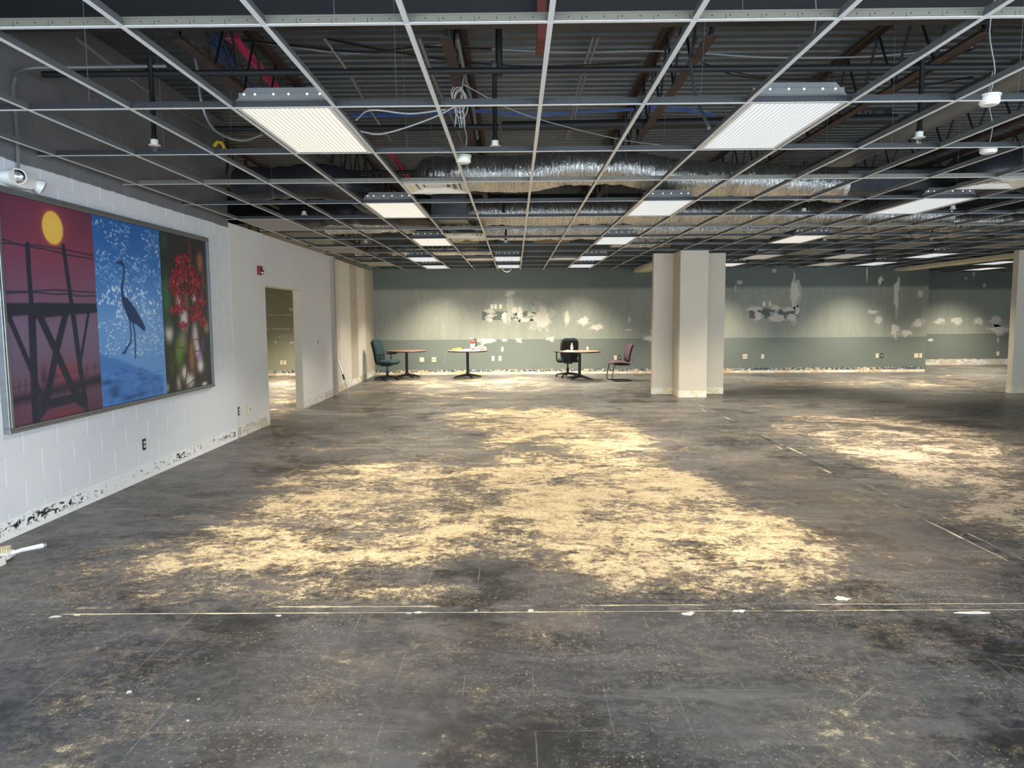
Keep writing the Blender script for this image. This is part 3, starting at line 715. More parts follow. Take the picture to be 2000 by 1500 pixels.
for x, jl in zip(JX, JL):
    y0, y1 = (9.6 if x < -3.7 else 4.85), 19.80
    t = thing('bar_joist', 'brown open web roof joist, '+jl, 'joist', (x, y0, 3.47), group='open web joists')
    m = MB()
    for s_ in (-1, 1):
        m.box(s_*.006, s_*.055, 0, y1-y0, .565, .572); m.box(s_*.006, s_*.012, 0, y1-y0, .53, .565)
    m.part('top_chord', M_joist, t)
    for ya, yb in ((.3, 14.25-y0), (14.65-y0, y1-y0-.3)):
        m = MB(); m.box(-.040, .040, ya, yb, .0, .006); m.box(-.012, .012, ya, yb, .006, .04); m.part('bottom_chord', M_joist, t)
    m = MB(); yy = .3; pts = [(0, 0, .56)]; up = False
    while yy < y1-y0-.2: pts.append((0, yy, .555 if up else .015)); up = not up; yy += .30
    pts.append((0, y1-y0, .56))
    for half in (0, 1):
        m = MB()
        for a, b in zip(pts[:-1], pts[1:]):
            if (half == 0 and b[1] < 14.3-y0) or (half == 1 and a[1] > 14.6-y0): m.tube([a, b], .0105, 6)
        m.part('web', M_blackpipe, t)

# ------------------------------------------------------------------ sprinkler lines and heads
def sprinkler(px, py, z, lab, zt=3.47, line=None):
    p = atz(px, py, z); t = thing('sprinkler_drop', lab, 'sprinkler', (p.x, p.y, z), group='sprinkler heads on black drops')
    m = MB(); m.lathe([(.0, -.034), (.022, -.034), (.022, -.031), (.006, -.030), (.006, -.012), (.012, -.006), (.012, .0)], 12); 
    for s_ in (-1, 1): m.tube([(s_*.012, 0, 0), (s_*.017, 0, -.016), (s_*.004, 0, -.032)], .0025, 5)
    m.part('sprinkler_head', M_chrome, t, smooth=True)
    m = MB(); m.lathe([(.026, .0), (.043, .003), (.043, .006), (.028, .010), (.027, .045), (.0, .046)], 16); m.part('escutcheon_cup', M_whitepl, t, smooth=True)
    m = MB(); m.lathe([(.021, .046), (.021, .075), (.017, .08), (.017, zt-z)], 12); m.lathe([(.024, zt-z-.05), (.024, zt-z+.03)], 12); m.part('drop_pipe', M_blackpipe, t, smooth=True)
    return p
rows = [[(302, 285), (967, 287), (1795, 270)], [(594, 420), (984, 423), (1570, 414), (1861, 409)], [(714, 474), (988, 474), (1611, 470), (1820, 466)]]
rn = ['front row', 'second row', 'third row']; cn = [['by the left wall', 'in the middle of the ceiling', 'at the right'], ['at the left', 'in the middle', 'right of the middle', 'at the far right']]
for i, rw in enumerate(rows):
    ys = []; xs_ = []
    for j, q in enumerate(rw):
        p = sprinkler(*q, 2.87, 'sprinkler head in a white cup, %s, %s' % (rn[i], cn[min(i, 1)][j])); ys.append(p.y); xs_.append(p.x)
    yy = sum(ys)/len(ys); m = MB(); m.tube([(XL+.15 if i == 0 else -3.4, yy, 3.40), (16, yy, 3.40)], .024, 10)
    for a, b in zip(xs_, ys): m.tube([(a, yy, 3.44), (a, b, 3.47)], .021, 8)
    m.top('sprinkler_pipe', M_blackpipe, 'black sprinkler branch pipe feeding the %s of heads' % rn[i], 'pipe', 'sprinkler branch pipes', smooth=True)
m = MB(); p = atz(968, 287, 2.87); m.tube([(p.x+.03, p.y+.02, 3.40), (p.x+.03, p.y+.02, 3.80), (p.x-.02, p.y-.5, 3.85)], .026, 10); m.top('riser_pipe', M_blackpipe, 'black riser stub above the middle sprinkler head', 'pipe', smooth=True)
m = MB(); m.tube([aty(980, 247, 7.6), aty(1250, 242, 7.6), aty(1750, 232, 7.6)], .05, 12); m.top('fire_main_pipe', M_blackpipe, 'thick black pipe crossing behind the middle of the front grid cells', 'pipe', smooth=True)
def stencil():
    a = aty(1640, 212, 7.9); b = aty(1742, 231, 7.9); m = MB(); m.box(a.x, b.x, 7.9, 7.93, b.z, a.z); o = m.top('brace_plate', M_blackpipe, 'dark steel brace with faint stencilled marking right of the front right troffer', 'brace')
    c = bpy.data.curves.new('stencil_marking', 'FONT'); c.body = '4-S2 1SJ'; c.size = .085; c.extrude = .0004; c.materials.append(M_stencil)
    p = aty(1674, 227, 7.9); tmp = bpy.data.objects.new('stencil_marking', c); COL.objects.link(tmp); bpy.context.view_layer.update()
    me = bpy.data.meshes.new_from_object(tmp.evaluated_get(bpy.context.evaluated_depsgraph_get())); bpy.data.objects.remove(tmp)
    q = bpy.data.objects.new('stencil_marking', me); COL.objects.link(q); q.parent = o; q.location = (p.x-o.location.x, -.018, p.z-o.location.z); q.rotation_euler = (radians(90), 0, 0)
M_stencil = simple('faded_stencil', (98, 98, 78), .8, var=.3, scale=40)
stencil()
m = MB(); m.tube([aty(420, 252, 7.4), aty(800, 250, 7.4), aty(975, 248, 7.4)], .03, 10); m.top('water_pipe', M_blackpipe, 'black pipe crossing above the front left troffer', 'pipe', smooth=True)

# ------------------------------------------------------------------ flexible ducts
def flex(name, lab, pts, r, mat, wr=.06, seed=1, zmax=3.37, group='flexible ducts above the grid'):
    P = [Vector((p.x, p.y, min(max(p.z, G+.04+r), zmax-r))) for p in spline(pts, .028)]; n = 30; rr = np.random.default_rng(seed); m = MB(); vs = []
    N = None; L = len(P)
    pin = [1.0]*L
    for q in range(int(L*.028/.9)+1):
        c = rr.integers(0, L)
        for i in range(max(0, c-4), min(L, c+5)): pin[i] = min(pin[i], 1-.12*(1-abs(i-c)/5))
    for i, p in enumerate(P):
        t = (P[min(i+1, L-1)]-P[max(i-1, 0)]).normalized()
        if N is None: N = Vector((0, 0, 1)) if abs(t.z) < .9 else Vector((1, 0, 0))
        N = (N-t*N.dot(t)).normalized(); B = t.cross(N)
        a0 = rr.normal(0, .6, 7); base = rr.normal(0, .30)
        for j in range(n):
            a = 2*pi*j/n
            w = base+sum(a0[k]*cos((k+1)*a+k*1.7+rr.normal(0, .02))*.35 for k in range(5))
            rad = r*pin[i]*(1+wr*w*.55); vs.append(p+(N*cos(a)+B*sin(a))*rad+t*float(rr.normal(0, .004)))
    fs = [(i*n+j, i*n+(j+1) % n, (i+1)*n+(j+1) % n, (i+1)*n+j) for i in range(L-1) for j in range(n)]
    fs += [tuple(range(n))[::-1], tuple((L-1)*n+j for j in range(n))]
    m.add(vs, fs); m.top(name, mat, lab, 'duct', group, smooth=True, angle=60)
flex('foil_duct', 'long silver foil flexible duct sagging across the middle, nearest one', [aty(835, 300, 9.1), aty(850, 340, 8.8), aty(900, 338, 8.5), aty(970, 340, 8.4), aty(1040, 338, 8.4), aty(1130, 322, 8.5), aty(1230, 330, 8.6), aty(1330, 348, 8.6), aty(1450, 352, 8.7), aty(1560, 358, 8.7), aty(1640, 362, 8.8)], .20, M_foil, .07, 1, 3.47)
flex('foil_duct', 'second silver foil duct, lying behind the longest one', [aty(905, 425, 11.9), aty(930, 412, 11.5), aty(1000, 412, 11.4), aty(1100, 410, 11.4), aty(1220, 405, 11.4), aty(1330, 404, 11.5), aty(1450, 404, 11.6), aty(1560, 410, 11.8), aty(1700, 402, 12.0), aty(1850, 396, 12.2)], .20, M_foil, .06, 2)
flex('foil_duct', 'third silver foil duct, low over the middle troffers', [aty(870, 446, 14.0), aty(950, 449, 13.8), aty(1080, 448, 13.8), aty(1250, 444, 13.7), aty(1420, 438, 13.8), aty(1600, 436, 13.9), aty(1800, 430, 14.0), aty(2000, 424, 14.0)], .19, M_foil, .05, 3)
flex('foil_duct', 'short silver duct elbow right of the second foil duct start', [aty(1190, 470, 15.6), aty(1205, 455, 15.5), aty(1240, 452, 15.6), aty(1290, 466, 15.8)], .18, M_foil, .06, 4)
flex('foil_duct', 'silver foil duct above the second troffer of the left row', [aty(640, 424, 12.4), aty(700, 428, 12.3), aty(760, 425, 12.3), aty(810, 410, 12.4)], .20, M_foil, .06, 5)
flex('foil_duct', 'silver foil duct far back by the white partition', [aty(700, 492, 18.2), aty(760, 490, 17.8), aty(850, 488, 17.6), aty(960, 490, 17.6)], .17, M_foil, .06, 6)
flex('foil_duct', 'silver foil duct at the far right above the wide troffer', [aty(1640, 424, 13.2), aty(1750, 428, 13.1), aty(1880, 425, 13.0), aty(2010, 418, 13.0)], .19, M_foil, .06, 7)
flex('black_duct', 'black jacketed flexible duct with its open end at the left, behind the front left troffer', [aty(468, 348, 8.9), aty(540, 350, 8.8), aty(620, 352, 8.7), aty(700, 372, 8.9), aty(735, 395, 9.4)], .20, M_jacket, .05, 8)
flex('black_duct', 'black jacketed duct lower down, left of the second left troffer', [aty(560, 415, 11.6), aty(640, 402, 11.3), aty(720, 398, 11.2), aty(800, 405, 11.4), aty(880, 418, 11.9)], .20, M_jacket, .05, 9)
flex('black_duct', 'black jacketed duct curling down at the right edge', [aty(1890, 355, 8.6), aty(1900, 320, 8.4), aty(1950, 298, 8.2), aty(2030, 300, 8.2)], .24, M_jacket, .05, 10)
m = MB(); m.tube([(4.32, 4.83, 3.61), (4.32, 8.0, 3.61), (4.32, 13.5, 3.61)], .125, 24); m.lathe([(.13, -.02), (.13, .02)], 24, M=Matrix.Translation((4.32, 8.6, 3.61)) @ Matrix.Rotation(radians(90), 4, 'X'))
m.top('round_duct', simple('plain_grey_duct', (120, 122, 122), .5, .3, var=.08), 'smooth grey round duct running away at the right, above the sprinkler head', 'duct', smooth=True)
m = MB(); a = aty(1640, 346, 8.9); b = aty(1880, 378, 8.9); m.box(a.x, b.x, 8.7, 9.3, b.z, a.z+.05); m.top('trunk_duct', M_ductboard, 'dark wrapped rectangular trunk duct joined to the end of the longest foil duct', 'duct', bevel=.01)
m = MB(); a = aty(845, 386, 10.2); b = aty(915, 440, 10.2); m.box(a.x, b.x, 9.95, 10.4, max(b.z, G+.06), a.z); m.top('plenum_box', M_ductboard, 'dark square plenum box behind the front air diffuser', 'duct', bevel=.008)
# tan bulkheads beyond
for px0, px1, y0, y1, Y, lab in ((560, 622, 466, 477, 17.0, 'tan board beam above the white partition'), (886, 934, 468, 474, 17.2, 'short tan board left of the middle, far back above the grid'), (1042, 1112, 466, 474, 17.2, 'short tan board right of the middle, far back above the grid'),
                                 (1262, 1310, 474, 482, 17.3, 'small tan board beside the free column top')):
    a = aty(px0, y0, Y); b = aty(px1, y1, Y); m = MB(); m.box(a.x, b.x, Y, Y+.1, b.z, a.z+.02); m.top('board_beam', M_tan, lab, 'board', bevel=.004)
m = MB(); m.box(-8.9, -4.0, 16.2, 16.35, 3.0, 3.45); m.top('bulkhead', M_soffit, 'cream bulkhead over the side room, seen above the white partition', 'beam', bevel=.004)

# ------------------------------------------------------------------ conduits and cables
def cable(name, lab, pts, r, mat, cat='cable', n=6, step=.06, group=None):
    m = MB(); m.tube(spline(pts, step), r, n); return m.top(name, mat, lab, cat, group, smooth=True)
def bundle(name, lab, pts, r, mat, cnt, spread, seed, cat='cable bundle'):
    t = None; rr = random.Random(seed); P0 = Vector(pts[0]); t = thing(name, lab, cat, tuple(P0))
    for i in range(cnt):
        m = MB(); q = [Vector(p)+Vector((rr.gauss(0, spread), rr.gauss(0, spread), rr.gauss(0, spread*.6))) for p in pts]
        m.tube(spline(q, .1), r, 5); m.part('cable', mat, t, world=True, smooth=True)
bundle('pink_cable_bundle', 'bundle of bright pink cables running back over the front left troffer', [aty(455, 72, 6.2), aty(500, 120, 6.9), aty(545, 175, 7.8), aty(640, 215, 9.0), aty(735, 270, 10.5), aty(790, 335, 12.5), aty(815, 360, 14)], .008, M_pinkc, 9, .025, 1)
bundle('blue_cable_bundle', 'bundle of blue cables left of the pink ones', [aty(415, 72, 6.4), aty(455, 120, 7.2), aty(500, 165, 8.2), aty(560, 215, 9.6)], .007, M_bluec, 8, .03, 2)
bundle('blue_cable_run', 'blue cables strung across the middle behind the second tee', [aty(690, 224, 8.6), aty(800, 226, 8.5), aty(930, 216, 8.5), aty(1040, 222, 8.5), aty(1150, 220, 8.5), aty(1300, 212, 8.5), aty(1400, 226, 8.6)], .006, M_bluec, 4, .02, 3)
for i, (lab, pts, r, mat) in enumerate((
    ('pair of black cables sagging across the top left', [(470, 78), (600, 92), (720, 102), (820, 92), (960, 96)], .010, M_blackc),
    ('grey cable sagging below the black ones at the top left', [(440, 74), (560, 90), (680, 104), (800, 95), (900, 82)], .008, M_greyc),
    ('black cable crossing the top middle', [(640, 76), (740, 96), (900, 120), (1050, 130), (1250, 122)], .009, M_blackc),
    ('grey cable stretched across the top right', [(900, 92), (1100, 102), (1300, 100), (1500, 112), (1700, 110), (1900, 92)], .008, M_greyc),
    ('black cable drooping at the top right', [(1370, 122), (1450, 150), (1600, 158), (1750, 172), (1900, 150)], .008, M_blackc),
    ('black cable slanting above the front right troffer', [(1380, 128), (1500, 152), (1640, 150), (1800, 130), (1990, 60)], .007, M_blackc))):
    cable('sagging_cable', lab, [aty(px, py, 6.4+.15*i) for px, py in pts], r, mat, group='loose cables above the grid')
cable('white_cable', 'white cable looping from the front left troffer to the middle', [aty(695, 235, 5.4), aty(725, 215, 5.6), aty(800, 222, 5.8), aty(870, 214, 6.0)], .006, M_whitec)
cable('white_cable', 'white cable drooping right of the front left troffer', [aty(703, 256, 5.4), aty(740, 262, 5.6), aty(790, 250, 5.8), aty(850, 228, 6.0), aty(885, 210, 6.1)], .006, M_whitec)
cable('support_wire', 'thin pale wire slanting across the middle cells', [aty(905, 165, 6.0), aty(1020, 222, 6.2), aty(1200, 270, 6.6), aty(1330, 288, 6.8)], .004, M_greyc)
def coil():
    c = aty(893, 182, 6.2); t = thing('cable_coil', 'white cable coiled up and hanging from a joist in the middle', 'cable', tuple(c)); rr = random.Random(4)
    for i in range(4):
        m = MB(); ra, rb = .045+.012*rr.random(), .07+.015*i; ph = rr.random()
        m.tube([c+Vector((ra*cos(a)+.01*i, .02*sin(a+ph), rb*sin(a)-.03*i)) for a in [2*pi*k/24 for k in range(25)]], .004, 5); m.part('loop', M_whitec, t, world=True, smooth=True)
    m = MB()
    for i in range(7): 
        x = -.03+.012*i; m.tube([c+Vector((x, 0, -.08)), c+Vector((x+.02*rr.random(), .01, -.17)), c+Vector((x+.03*rr.random(), 0, -.24-.05*rr.random()))], .003, 4)
    m.part('tail', M_whitec, t, world=True)
coil()
cond = [('grey steel conduit pair, left one, dropping through the middle', [(1159, 72, 6.4), (1132, 160, 7.2), (1107, 270, 9.2)], .012), ('grey steel conduit pair, right one, dropping through the middle', [(1169, 72, 6.4), (1140, 160, 7.2), (1112, 270, 9.2)], .012),
        ('thick grey conduit running back beside the middle joist', [(892, 72, 6.0), (908, 150, 6.8), (922, 205, 7.6), (932, 270, 9.0)], .022), ('grey conduit slanting left of the middle joist', [(818, 72, 6.0), (850, 160, 6.9), (880, 225, 8.0), (910, 290, 9.8)], .018),
        ('grey conduit crossing behind the front left troffer top', [(632, 72, 6.2), (680, 140, 6.8), (720, 210, 7.6), (765, 275, 9.0)], .016),
        ('grey conduit running back at the far left above the grid', [(150, 75, 5.4), (250, 150, 6.2), (330, 205, 7.2), (420, 255, 8.8)], .014),
        ('rusty conduit beside the blue cables', [(400, 95, 6.0), (440, 140, 6.6), (490, 178, 7.2)], .02),
        ('dark conduit slanting at the top right', [(1935, 62, 6.0), (1800, 150, 7.0), (1700, 200, 8.2), (1600, 255, 10)], .018)]
for lab, pts, r in cond: cable('conduit', lab, [aty(*q) for q in pts], r, M_conduit if 'rusty' not in lab and 'dark' not in lab else M_joist, 'conduit', 8, .2, 'conduits above the grid')
cable('flex_conduit', 'armoured flexible conduit looping in the left plenum', [aty(375, 80, 5.6), aty(386, 140, 5.6), aty(395, 205, 5.6), aty(420, 255, 5.7), aty(470, 274, 5.8), aty(512, 262, 5.9)], .011, M_galv, 'conduit')
cable('flex_conduit', 'armoured flexible conduit curving down to the front right troffer', [aty(1362, 72, 5.8), aty(1348, 110, 5.6), aty(1360, 190, 5.2), aty(1385, 250, 4.9)], .011, M_galv, 'conduit')
cable('wall_conduit', 'grey conduit climbing the block wall above the emergency light and bending right', [atx(36, 330, -3.63), atx(33, 250, -3.63), atx(26, 190, -3.63), atx(30, 150, -3.62), aty(55, 133, 5.35)+Vector((0, 0, 0)), aty(150, 131, 5.5), aty(325, 129, 5.6)], .013, M_conduit, 'conduit')
# orange clamp hanging on the girder and grey strap
m = MB(); a = aty(1048, 5, 4.55); b = aty(1068, 76, 4.55); m.box(a.x, b.x, 4.54, 4.588, b.z, a.z+.1); m.box(a.x, b.x, 4.588, 4.82, b.z, b.z+.02); m.top('orange_clamp', M_orange, 'rusty orange beam clamp hanging on the girder at the top middle', 'clamp', bevel=.004)
m = MB(); a = aty(1592, 0, 4.56); b = aty(1606, 60, 4.56); m.tube([(a.x, 4.57, a.z), (a.x+.01, 4.57, (a.z+b.z)/2), (a.x, 4.57, b.z-.01)], .02, 6, flat=.3); m.top('steel_strap', M_galv, 'grey steel strap hanging on the girder at the top right', 'strap')
# smoke detectors and odd things at the grid
def detector(px, py, z, lab, r=.06):
    p = atz(px, py, z); t = thing('smoke_detector', lab, 'detector', (p.x, p.y, z), group='smoke detectors')
    m = MB(); m.lathe([(.0, 0), (r*.8, .0), (r, .012), (r, .045), (r*.9, .05)], 24); m.part('body', M_whitepl, t, smooth=True)
    m = MB(); m.lathe([(r*1.1, .05), (r*1.1, .06), (.0, .062)], 24); m.part('base_plate', M_whitepl, t, smooth=True)
    m = MB(); m.tube(spline([(0, 0, .06), (.03, .01, .2), (-.02, 0, .42), (.01, 0, .66)], .05), .004, 5); m.part('lead', M_greyc, t)
detector(905, 319, 2.80, 'white drum shaped detector hanging in the grid in front of the silver duct'); detector(1932, 206, 2.80, 'pale detector hanging by its lead at the right edge, upper one', .055); detector(1930, 300, 2.80, 'white drum shaped detector at the right edge, lower one')
def camera_box():
    p = aty(960, 521, 19.2); t = thing('ceiling_speaker', 'small black bracketed device hanging from the grid by the green wall', 'device', (p.x, p.y, p.z), group=None)
    m = MB(); m.cbox((0, 0, .0), (.11, .16, .09)); m.part('body', M_black, t, bevel=.012, seg=2)
    m = MB(); m.tube([(0, 0, .04), (0, 0, .2)], .012, 8); m.part('stem', M_black, t)
    m = MB(); m.cbox((.02, -.09, -.03), (.05, .02, .05)); m.part('lamp_face', M_whitepl, t, bevel=.006)
camera_box()
cable('hanging_loop', 'black cable loop dangling under the grid by the green wall', [aty(977, 512, 18.6), aty(981, 526, 18.6), aty(990, 532, 18.6), aty(999, 526, 18.6), aty(1001, 512, 18.6)], .007, M_blackc)
m = MB(); p = aty(428, 286, 8.6); m.tube([p+Vector((-.06, 0, 0)), p+Vector((-.02, 0, .05)), p+Vector((.03, 0, .04)), p+Vector((.06, 0, -.02))], .02, 6); m.top('yellow_tag', M_yellow, 'yellow tag hanging above the grid at the end of the block wall', 'tag')

# ------------------------------------------------------------------ wall pictures
def grid_image(nu, nv, y0, y1, z0, z1):
    U, V = np.meshgrid(np.linspace(y0, y1, nu), np.linspace(z1, z0, nv)); return U, V
def blend(img, mask, rgb): img[:] = img*(1-mask[..., None])+np.array(rgb, float)*mask[..., None]
XA = XL+.035
def yz(pts, conv): return [(lambda p: (p.y, p.z))(atx(*conv(x, y), XA)) for x, y in pts]
def fillp(img, U, V, pts, rgb, soft=.006, a=1.): blend(img, a*np.clip(.5+poly_sd(pts, U, V)/(2*soft), 0, 1), rgb)
def strokep(img, U, V, pts, w, rgb, soft=.004, a=1.):
    d = np.full(U.shape, 1e9)
    for p, q in zip(pts[:-1], pts[1:]):
        e = (q[0]-p[0], q[1]-p[1]); t = np.clip(((U-p[0])*e[0]+(V-p[1])*e[1])/max(1e-12, e[0]**2+e[1]**2), 0, 1)
        d = np.minimum(d, np.hypot(U-p[0]-e[0]*t, V-p[1]-e[1]*t))
    blend(img, a*np.clip(.5+(w/2-d)/(2*soft), 0, 1), rgb)
def blob(img, U, V, c, ru, rv, rgb, a=1., p=1.):
    d = ((U-c[0])/ru)**2+((V-c[1])/rv)**2; blend(img, a*np.exp(-d**p), rgb)
def picture(name, lab, img, y0, y1, z0, z1):
    nv, nu = img.shape[:2]
    U, V = grid_image(nu, nv, y0, y1, z0, z1); me = bpy.data.meshes.new(name)
    v = np.stack([np.full(U.size, XA), U.ravel(), V.ravel()], 1); v0 = np.array([XA, (y0+y1)/2, z0])
    i = np.arange(nu*nv).reshape(nv, nu); q = np.stack([i[:-1, :-1], i[1:, :-1], i[1:, 1:], i[:-1, 1:]], -1).reshape(-1, 4)
    me.from_pydata((v-v0).tolist(), [], q.tolist())
    c = np.clip(img/255, 0, 1); c = np.where(c <= .04045, c/12.92, ((c+.055)/1.055)**2.4)
    at = me.color_attributes.new('print', 'FLOAT_COLOR', 'POINT')
    at.data.foreach_set('color', np.concatenate([c.reshape(-1, 3), np.ones((U.size, 1))], 1).astype(np.float32).ravel())
    me.materials.append(M_print)
    t = thing(name, lab, 'picture', tuple(v0), group='three tall photo panels in one frame')
    o = bpy.data.objects.new('printed_face', me); COL.objects.link(o); o.parent = t
    m = MB(); m.box(XL+.004, XA-.001, y0+.002, y1-.002, z0+.002, z1-.002); m.part('backing_board', M_black, t, world=True)
def m_print():
    t = NT('photo_print'); a = t.node('ShaderNodeVertexColor', layer_name='print'); return t.out(a.outputs[0], .38, spec=.3)
M_print = m_print()  # glare on the prints is put into their colours as lifted darks
PZ0, PZ1 = .805, 2.475; PY = [5.19, 6.337, 7.519, 8.655]
STEP = .0055
def newimg(i):
    nu = int((PY[i+1]-PY[i])/STEP); nv = int((PZ1-PZ0)/STEP); U, V = grid_image(nu, nv, PY[i], PY[i+1], PZ0, PZ1); return np.zeros((nv, nu, 3)), U, V
def vgrad(img, V, stops):
    h = (PZ1-V)/(PZ1-PZ0)
    for c in range(3): img[..., c] = np.interp(h, [s[0] for s in stops], [s[1][c] for s in stops])
# 1: sunset over a pier trestle
img, U, V = newimg(0); c3 = lambda x, y: (x/3.19, 380+y/3.191)
vgrad(img, V, [(0, (96, 54, 76)), (.2, (122, 66, 88)), (.42, (122, 88, 114)), (.6, (122, 104, 130)), (.75, (114, 94, 118)), (.85, (112, 82, 102)), (1, (92, 64, 84))])
sun = yz([(328, 208)], c3)[0]
blob(img, U, V, sun, .42, .42, (150, 60, 78), .55)
blob(img, U, V, yz([(400, 1110)], c3)[0], .25, .10, (150, 64, 74), .7); blob(img, U, V, yz([(420, 1380)], c3)[0], .3, .08, (130, 56, 66), .7)
DK = (44, 48, 64)
d = np.hypot(U-sun[0], V-sun[1]); rs = .128
blend(img, np.clip((rs+.02-d)/.03, 0, 1), (206, 84, 64)); blend(img, np.clip(.5+(rs-d)/.012, 0, 1), (240, 192, 84)); blob(img, U, V, sun, .1, .1, (246, 206, 96), .8)
fillp(img, U, V, yz([(60, 1265), (210, 1230), (440, 1165), (640, 1120), (640, 1180), (440, 1225), (210, 1285), (60, 1325)], c3), (52, 48, 62), .03)
strokep(img, U, V, yz([(60, 1215), (300, 1150), (640, 1060)], c3), .008, (84, 66, 80), .008)
for x in (75, 120, 160, 300, 350, 420, 540, 590, 630): strokep(img, U, V, yz([(x, 1240-(x-60)*.24), (x, 1180-(x-60)*.24)], c3), .012, (74, 60, 76), .010)
blob(img, U, V, yz([(275, 1140)], c3)[0], .03, .07, (50, 46, 60), .8)
for a in ([(0, 278), (45, 284), (90, 305), (170, 318), (240, 316), (400, 342), (578, 380)], [(0, 304), (60, 302), (170, 322), (280, 340), (420, 376), (578, 402)], [(20, 603), (110, 606), (190, 602), (330, 594), (430, 600), (590, 610)], [(20, 618), (120, 608), (250, 612), (360, 622), (440, 618), (470, 632), (590, 632)]):
    strokep(img, U, V, yz(a, c3), .010, DK)
strokep(img, U, V, yz([(171, 315), (180, 480), (196, 680)], c3), .052, DK); strokep(img, U, V, yz([(394, 325), (420, 500), (445, 680)], c3), .052, DK)
fillp(img, U, V, yz([(30, 676), (300, 674), (600, 680), (606, 735), (420, 752), (220, 775), (195, 748), (60, 762), (30, 758)], c3), DK)
for a, w in (([(55, 760), (205, 1115)], .05), ([(198, 740), (208, 1000), (218, 1260), (228, 1430)], .085), ([(252, 765), (350, 980), (475, 1260)], .075), ([(408, 750), (350, 980), (290, 1290)], .075), ([(455, 740), (500, 1080), (540, 1350)], .065),
             ([(552, 735), (500, 1050)], .035), ([(225, 1180), (280, 1300)], .05), ([(240, 1320), (440, 1275), (480, 1250)], .075), ([(510, 1150), (480, 1240)], .035)):
    strokep(img, U, V, yz(a, c3), w, DK)
fillp(img, U, V, yz([(210, 1300), (330, 1300), (225, 1440), (218, 1430)], c3), DK); fillp(img, U, V, yz([(440, 1280), (530, 1215), (548, 1352)], c3), DK)
picture('photo_panel', 'red sunset photo panel with yellow sun over a pier trestle', img, PY[0], PY[1], PZ0, PZ1)
# 2: heron in glittering blue water
img, U, V = newimg(1); c4 = lambda x, y: (170+x/3.847, 410+y/3.847)
vgrad(img, V, [(0, (42, 98, 164)), (.2, (54, 114, 182)), (.4, (78, 138, 204)), (.55, (108, 162, 220)), (.7, (108, 162, 220)), (1, (104, 160, 220))])
blob(img, U, V, (PY[1]+.75, PZ0+.75), .45, .35, (132, 176, 222), .55)
rr = np.random.default_rng(3)
for i in range(1050):
    h = rr.random()**.9*.74; u = PY[1]+rr.random()*(PY[2]-PY[1]); v = PZ1-.03-h*(PZ1-PZ0)
    if mnoise.noise((u*3.2, v*7, 1)) < -.22: continue
    if h < .34: s = rr.uniform(.010, .020); asp = 1.
    elif h < .52: s = rr.uniform(.010, .020); asp = .95
    else: s = rr.uniform(.008, .022); asp = .35
    sl = (np.abs(U[0]-u) < .12).nonzero()[0]; sv = (np.abs(V[:, 0]-v) < .06).nonzero()[0]
    if not len(sl) or not len(sv): continue
    ss = np.s_[sv[0]:sv[-1]+1, sl[0]:sl[-1]+1]; uu, vv = U[ss]-u, V[ss]-v; d = np.hypot(uu, vv/asp)
    if h < .34: k = np.clip((.0042-np.abs(d-s*.8))/.0035, 0, 1)*(vv > -.004)*rr.uniform(.4, .95)
    else: k = np.clip((s-d)/.006, 0, 1)*rr.uniform(.5, 1)
    blend(img[ss], k, (226, 238, 250))
sh = yz([(90, 1075), (250, 1130), (430, 1200), (577, 1250), (577, 1460), (110, 1500)], c4); fillp(img, U, V, sh, (74, 132, 200), .02)
for i in range(60):
    u = PY[1]+rr.random()*1.1; v = PZ0+.02+rr.random()*.28; blob(img, U, V, (u, v), rr.uniform(.015, .06), rr.uniform(.008, .02), (44, 92, 158) if rr.random() < .6 else (110, 160, 218), .55)
for c, ru, rv in (((150, 1298), .10, .022), ((205, 1352), .10, .03), ((415, 1380), .07, .022), ((210, 1390), .08, .02), ((320, 1410), .12, .02), ((400, 1232), .05, .008), ((265, 1195), .02, .008)): blob(img, U, V, yz([c], c4)[0], ru, rv, (34, 66, 118), .75)
HN = (38, 64, 108)
fillp(img, U, V, yz([(206, 391), (235, 386), (258, 376), (272, 388), (280, 415), (284, 470), (281, 520), (274, 560), (272, 620), (280, 655), (305, 662), (330, 695), (365, 745), (395, 800), (420, 845), (440, 885), (432, 915), (405, 890), (385, 872), (350, 850), (318, 835), (300, 790), (278, 735), (262, 690), (255, 640), (255, 590), (260, 540), (270, 500), (273, 450), (268, 425), (252, 412), (228, 404)], c4), HN)
strokep(img, U, V, yz([(272, 408), (298, 438)], c4), .01, HN)
strokep(img, U, V, yz([(322, 830), (330, 920), (330, 990), (280, 1072)], c4), .024, HN); strokep(img, U, V, yz([(343, 840), (358, 920), (362, 1000), (364, 1110)], c4), .024, HN); strokep(img, U, V, yz([(270, 1078), (290, 1070)], c4), .02, HN)
picture('photo_panel', 'blue photo panel of a dark heron wading in glittering water', img, PY[1], PY[2], PZ0, PZ1)
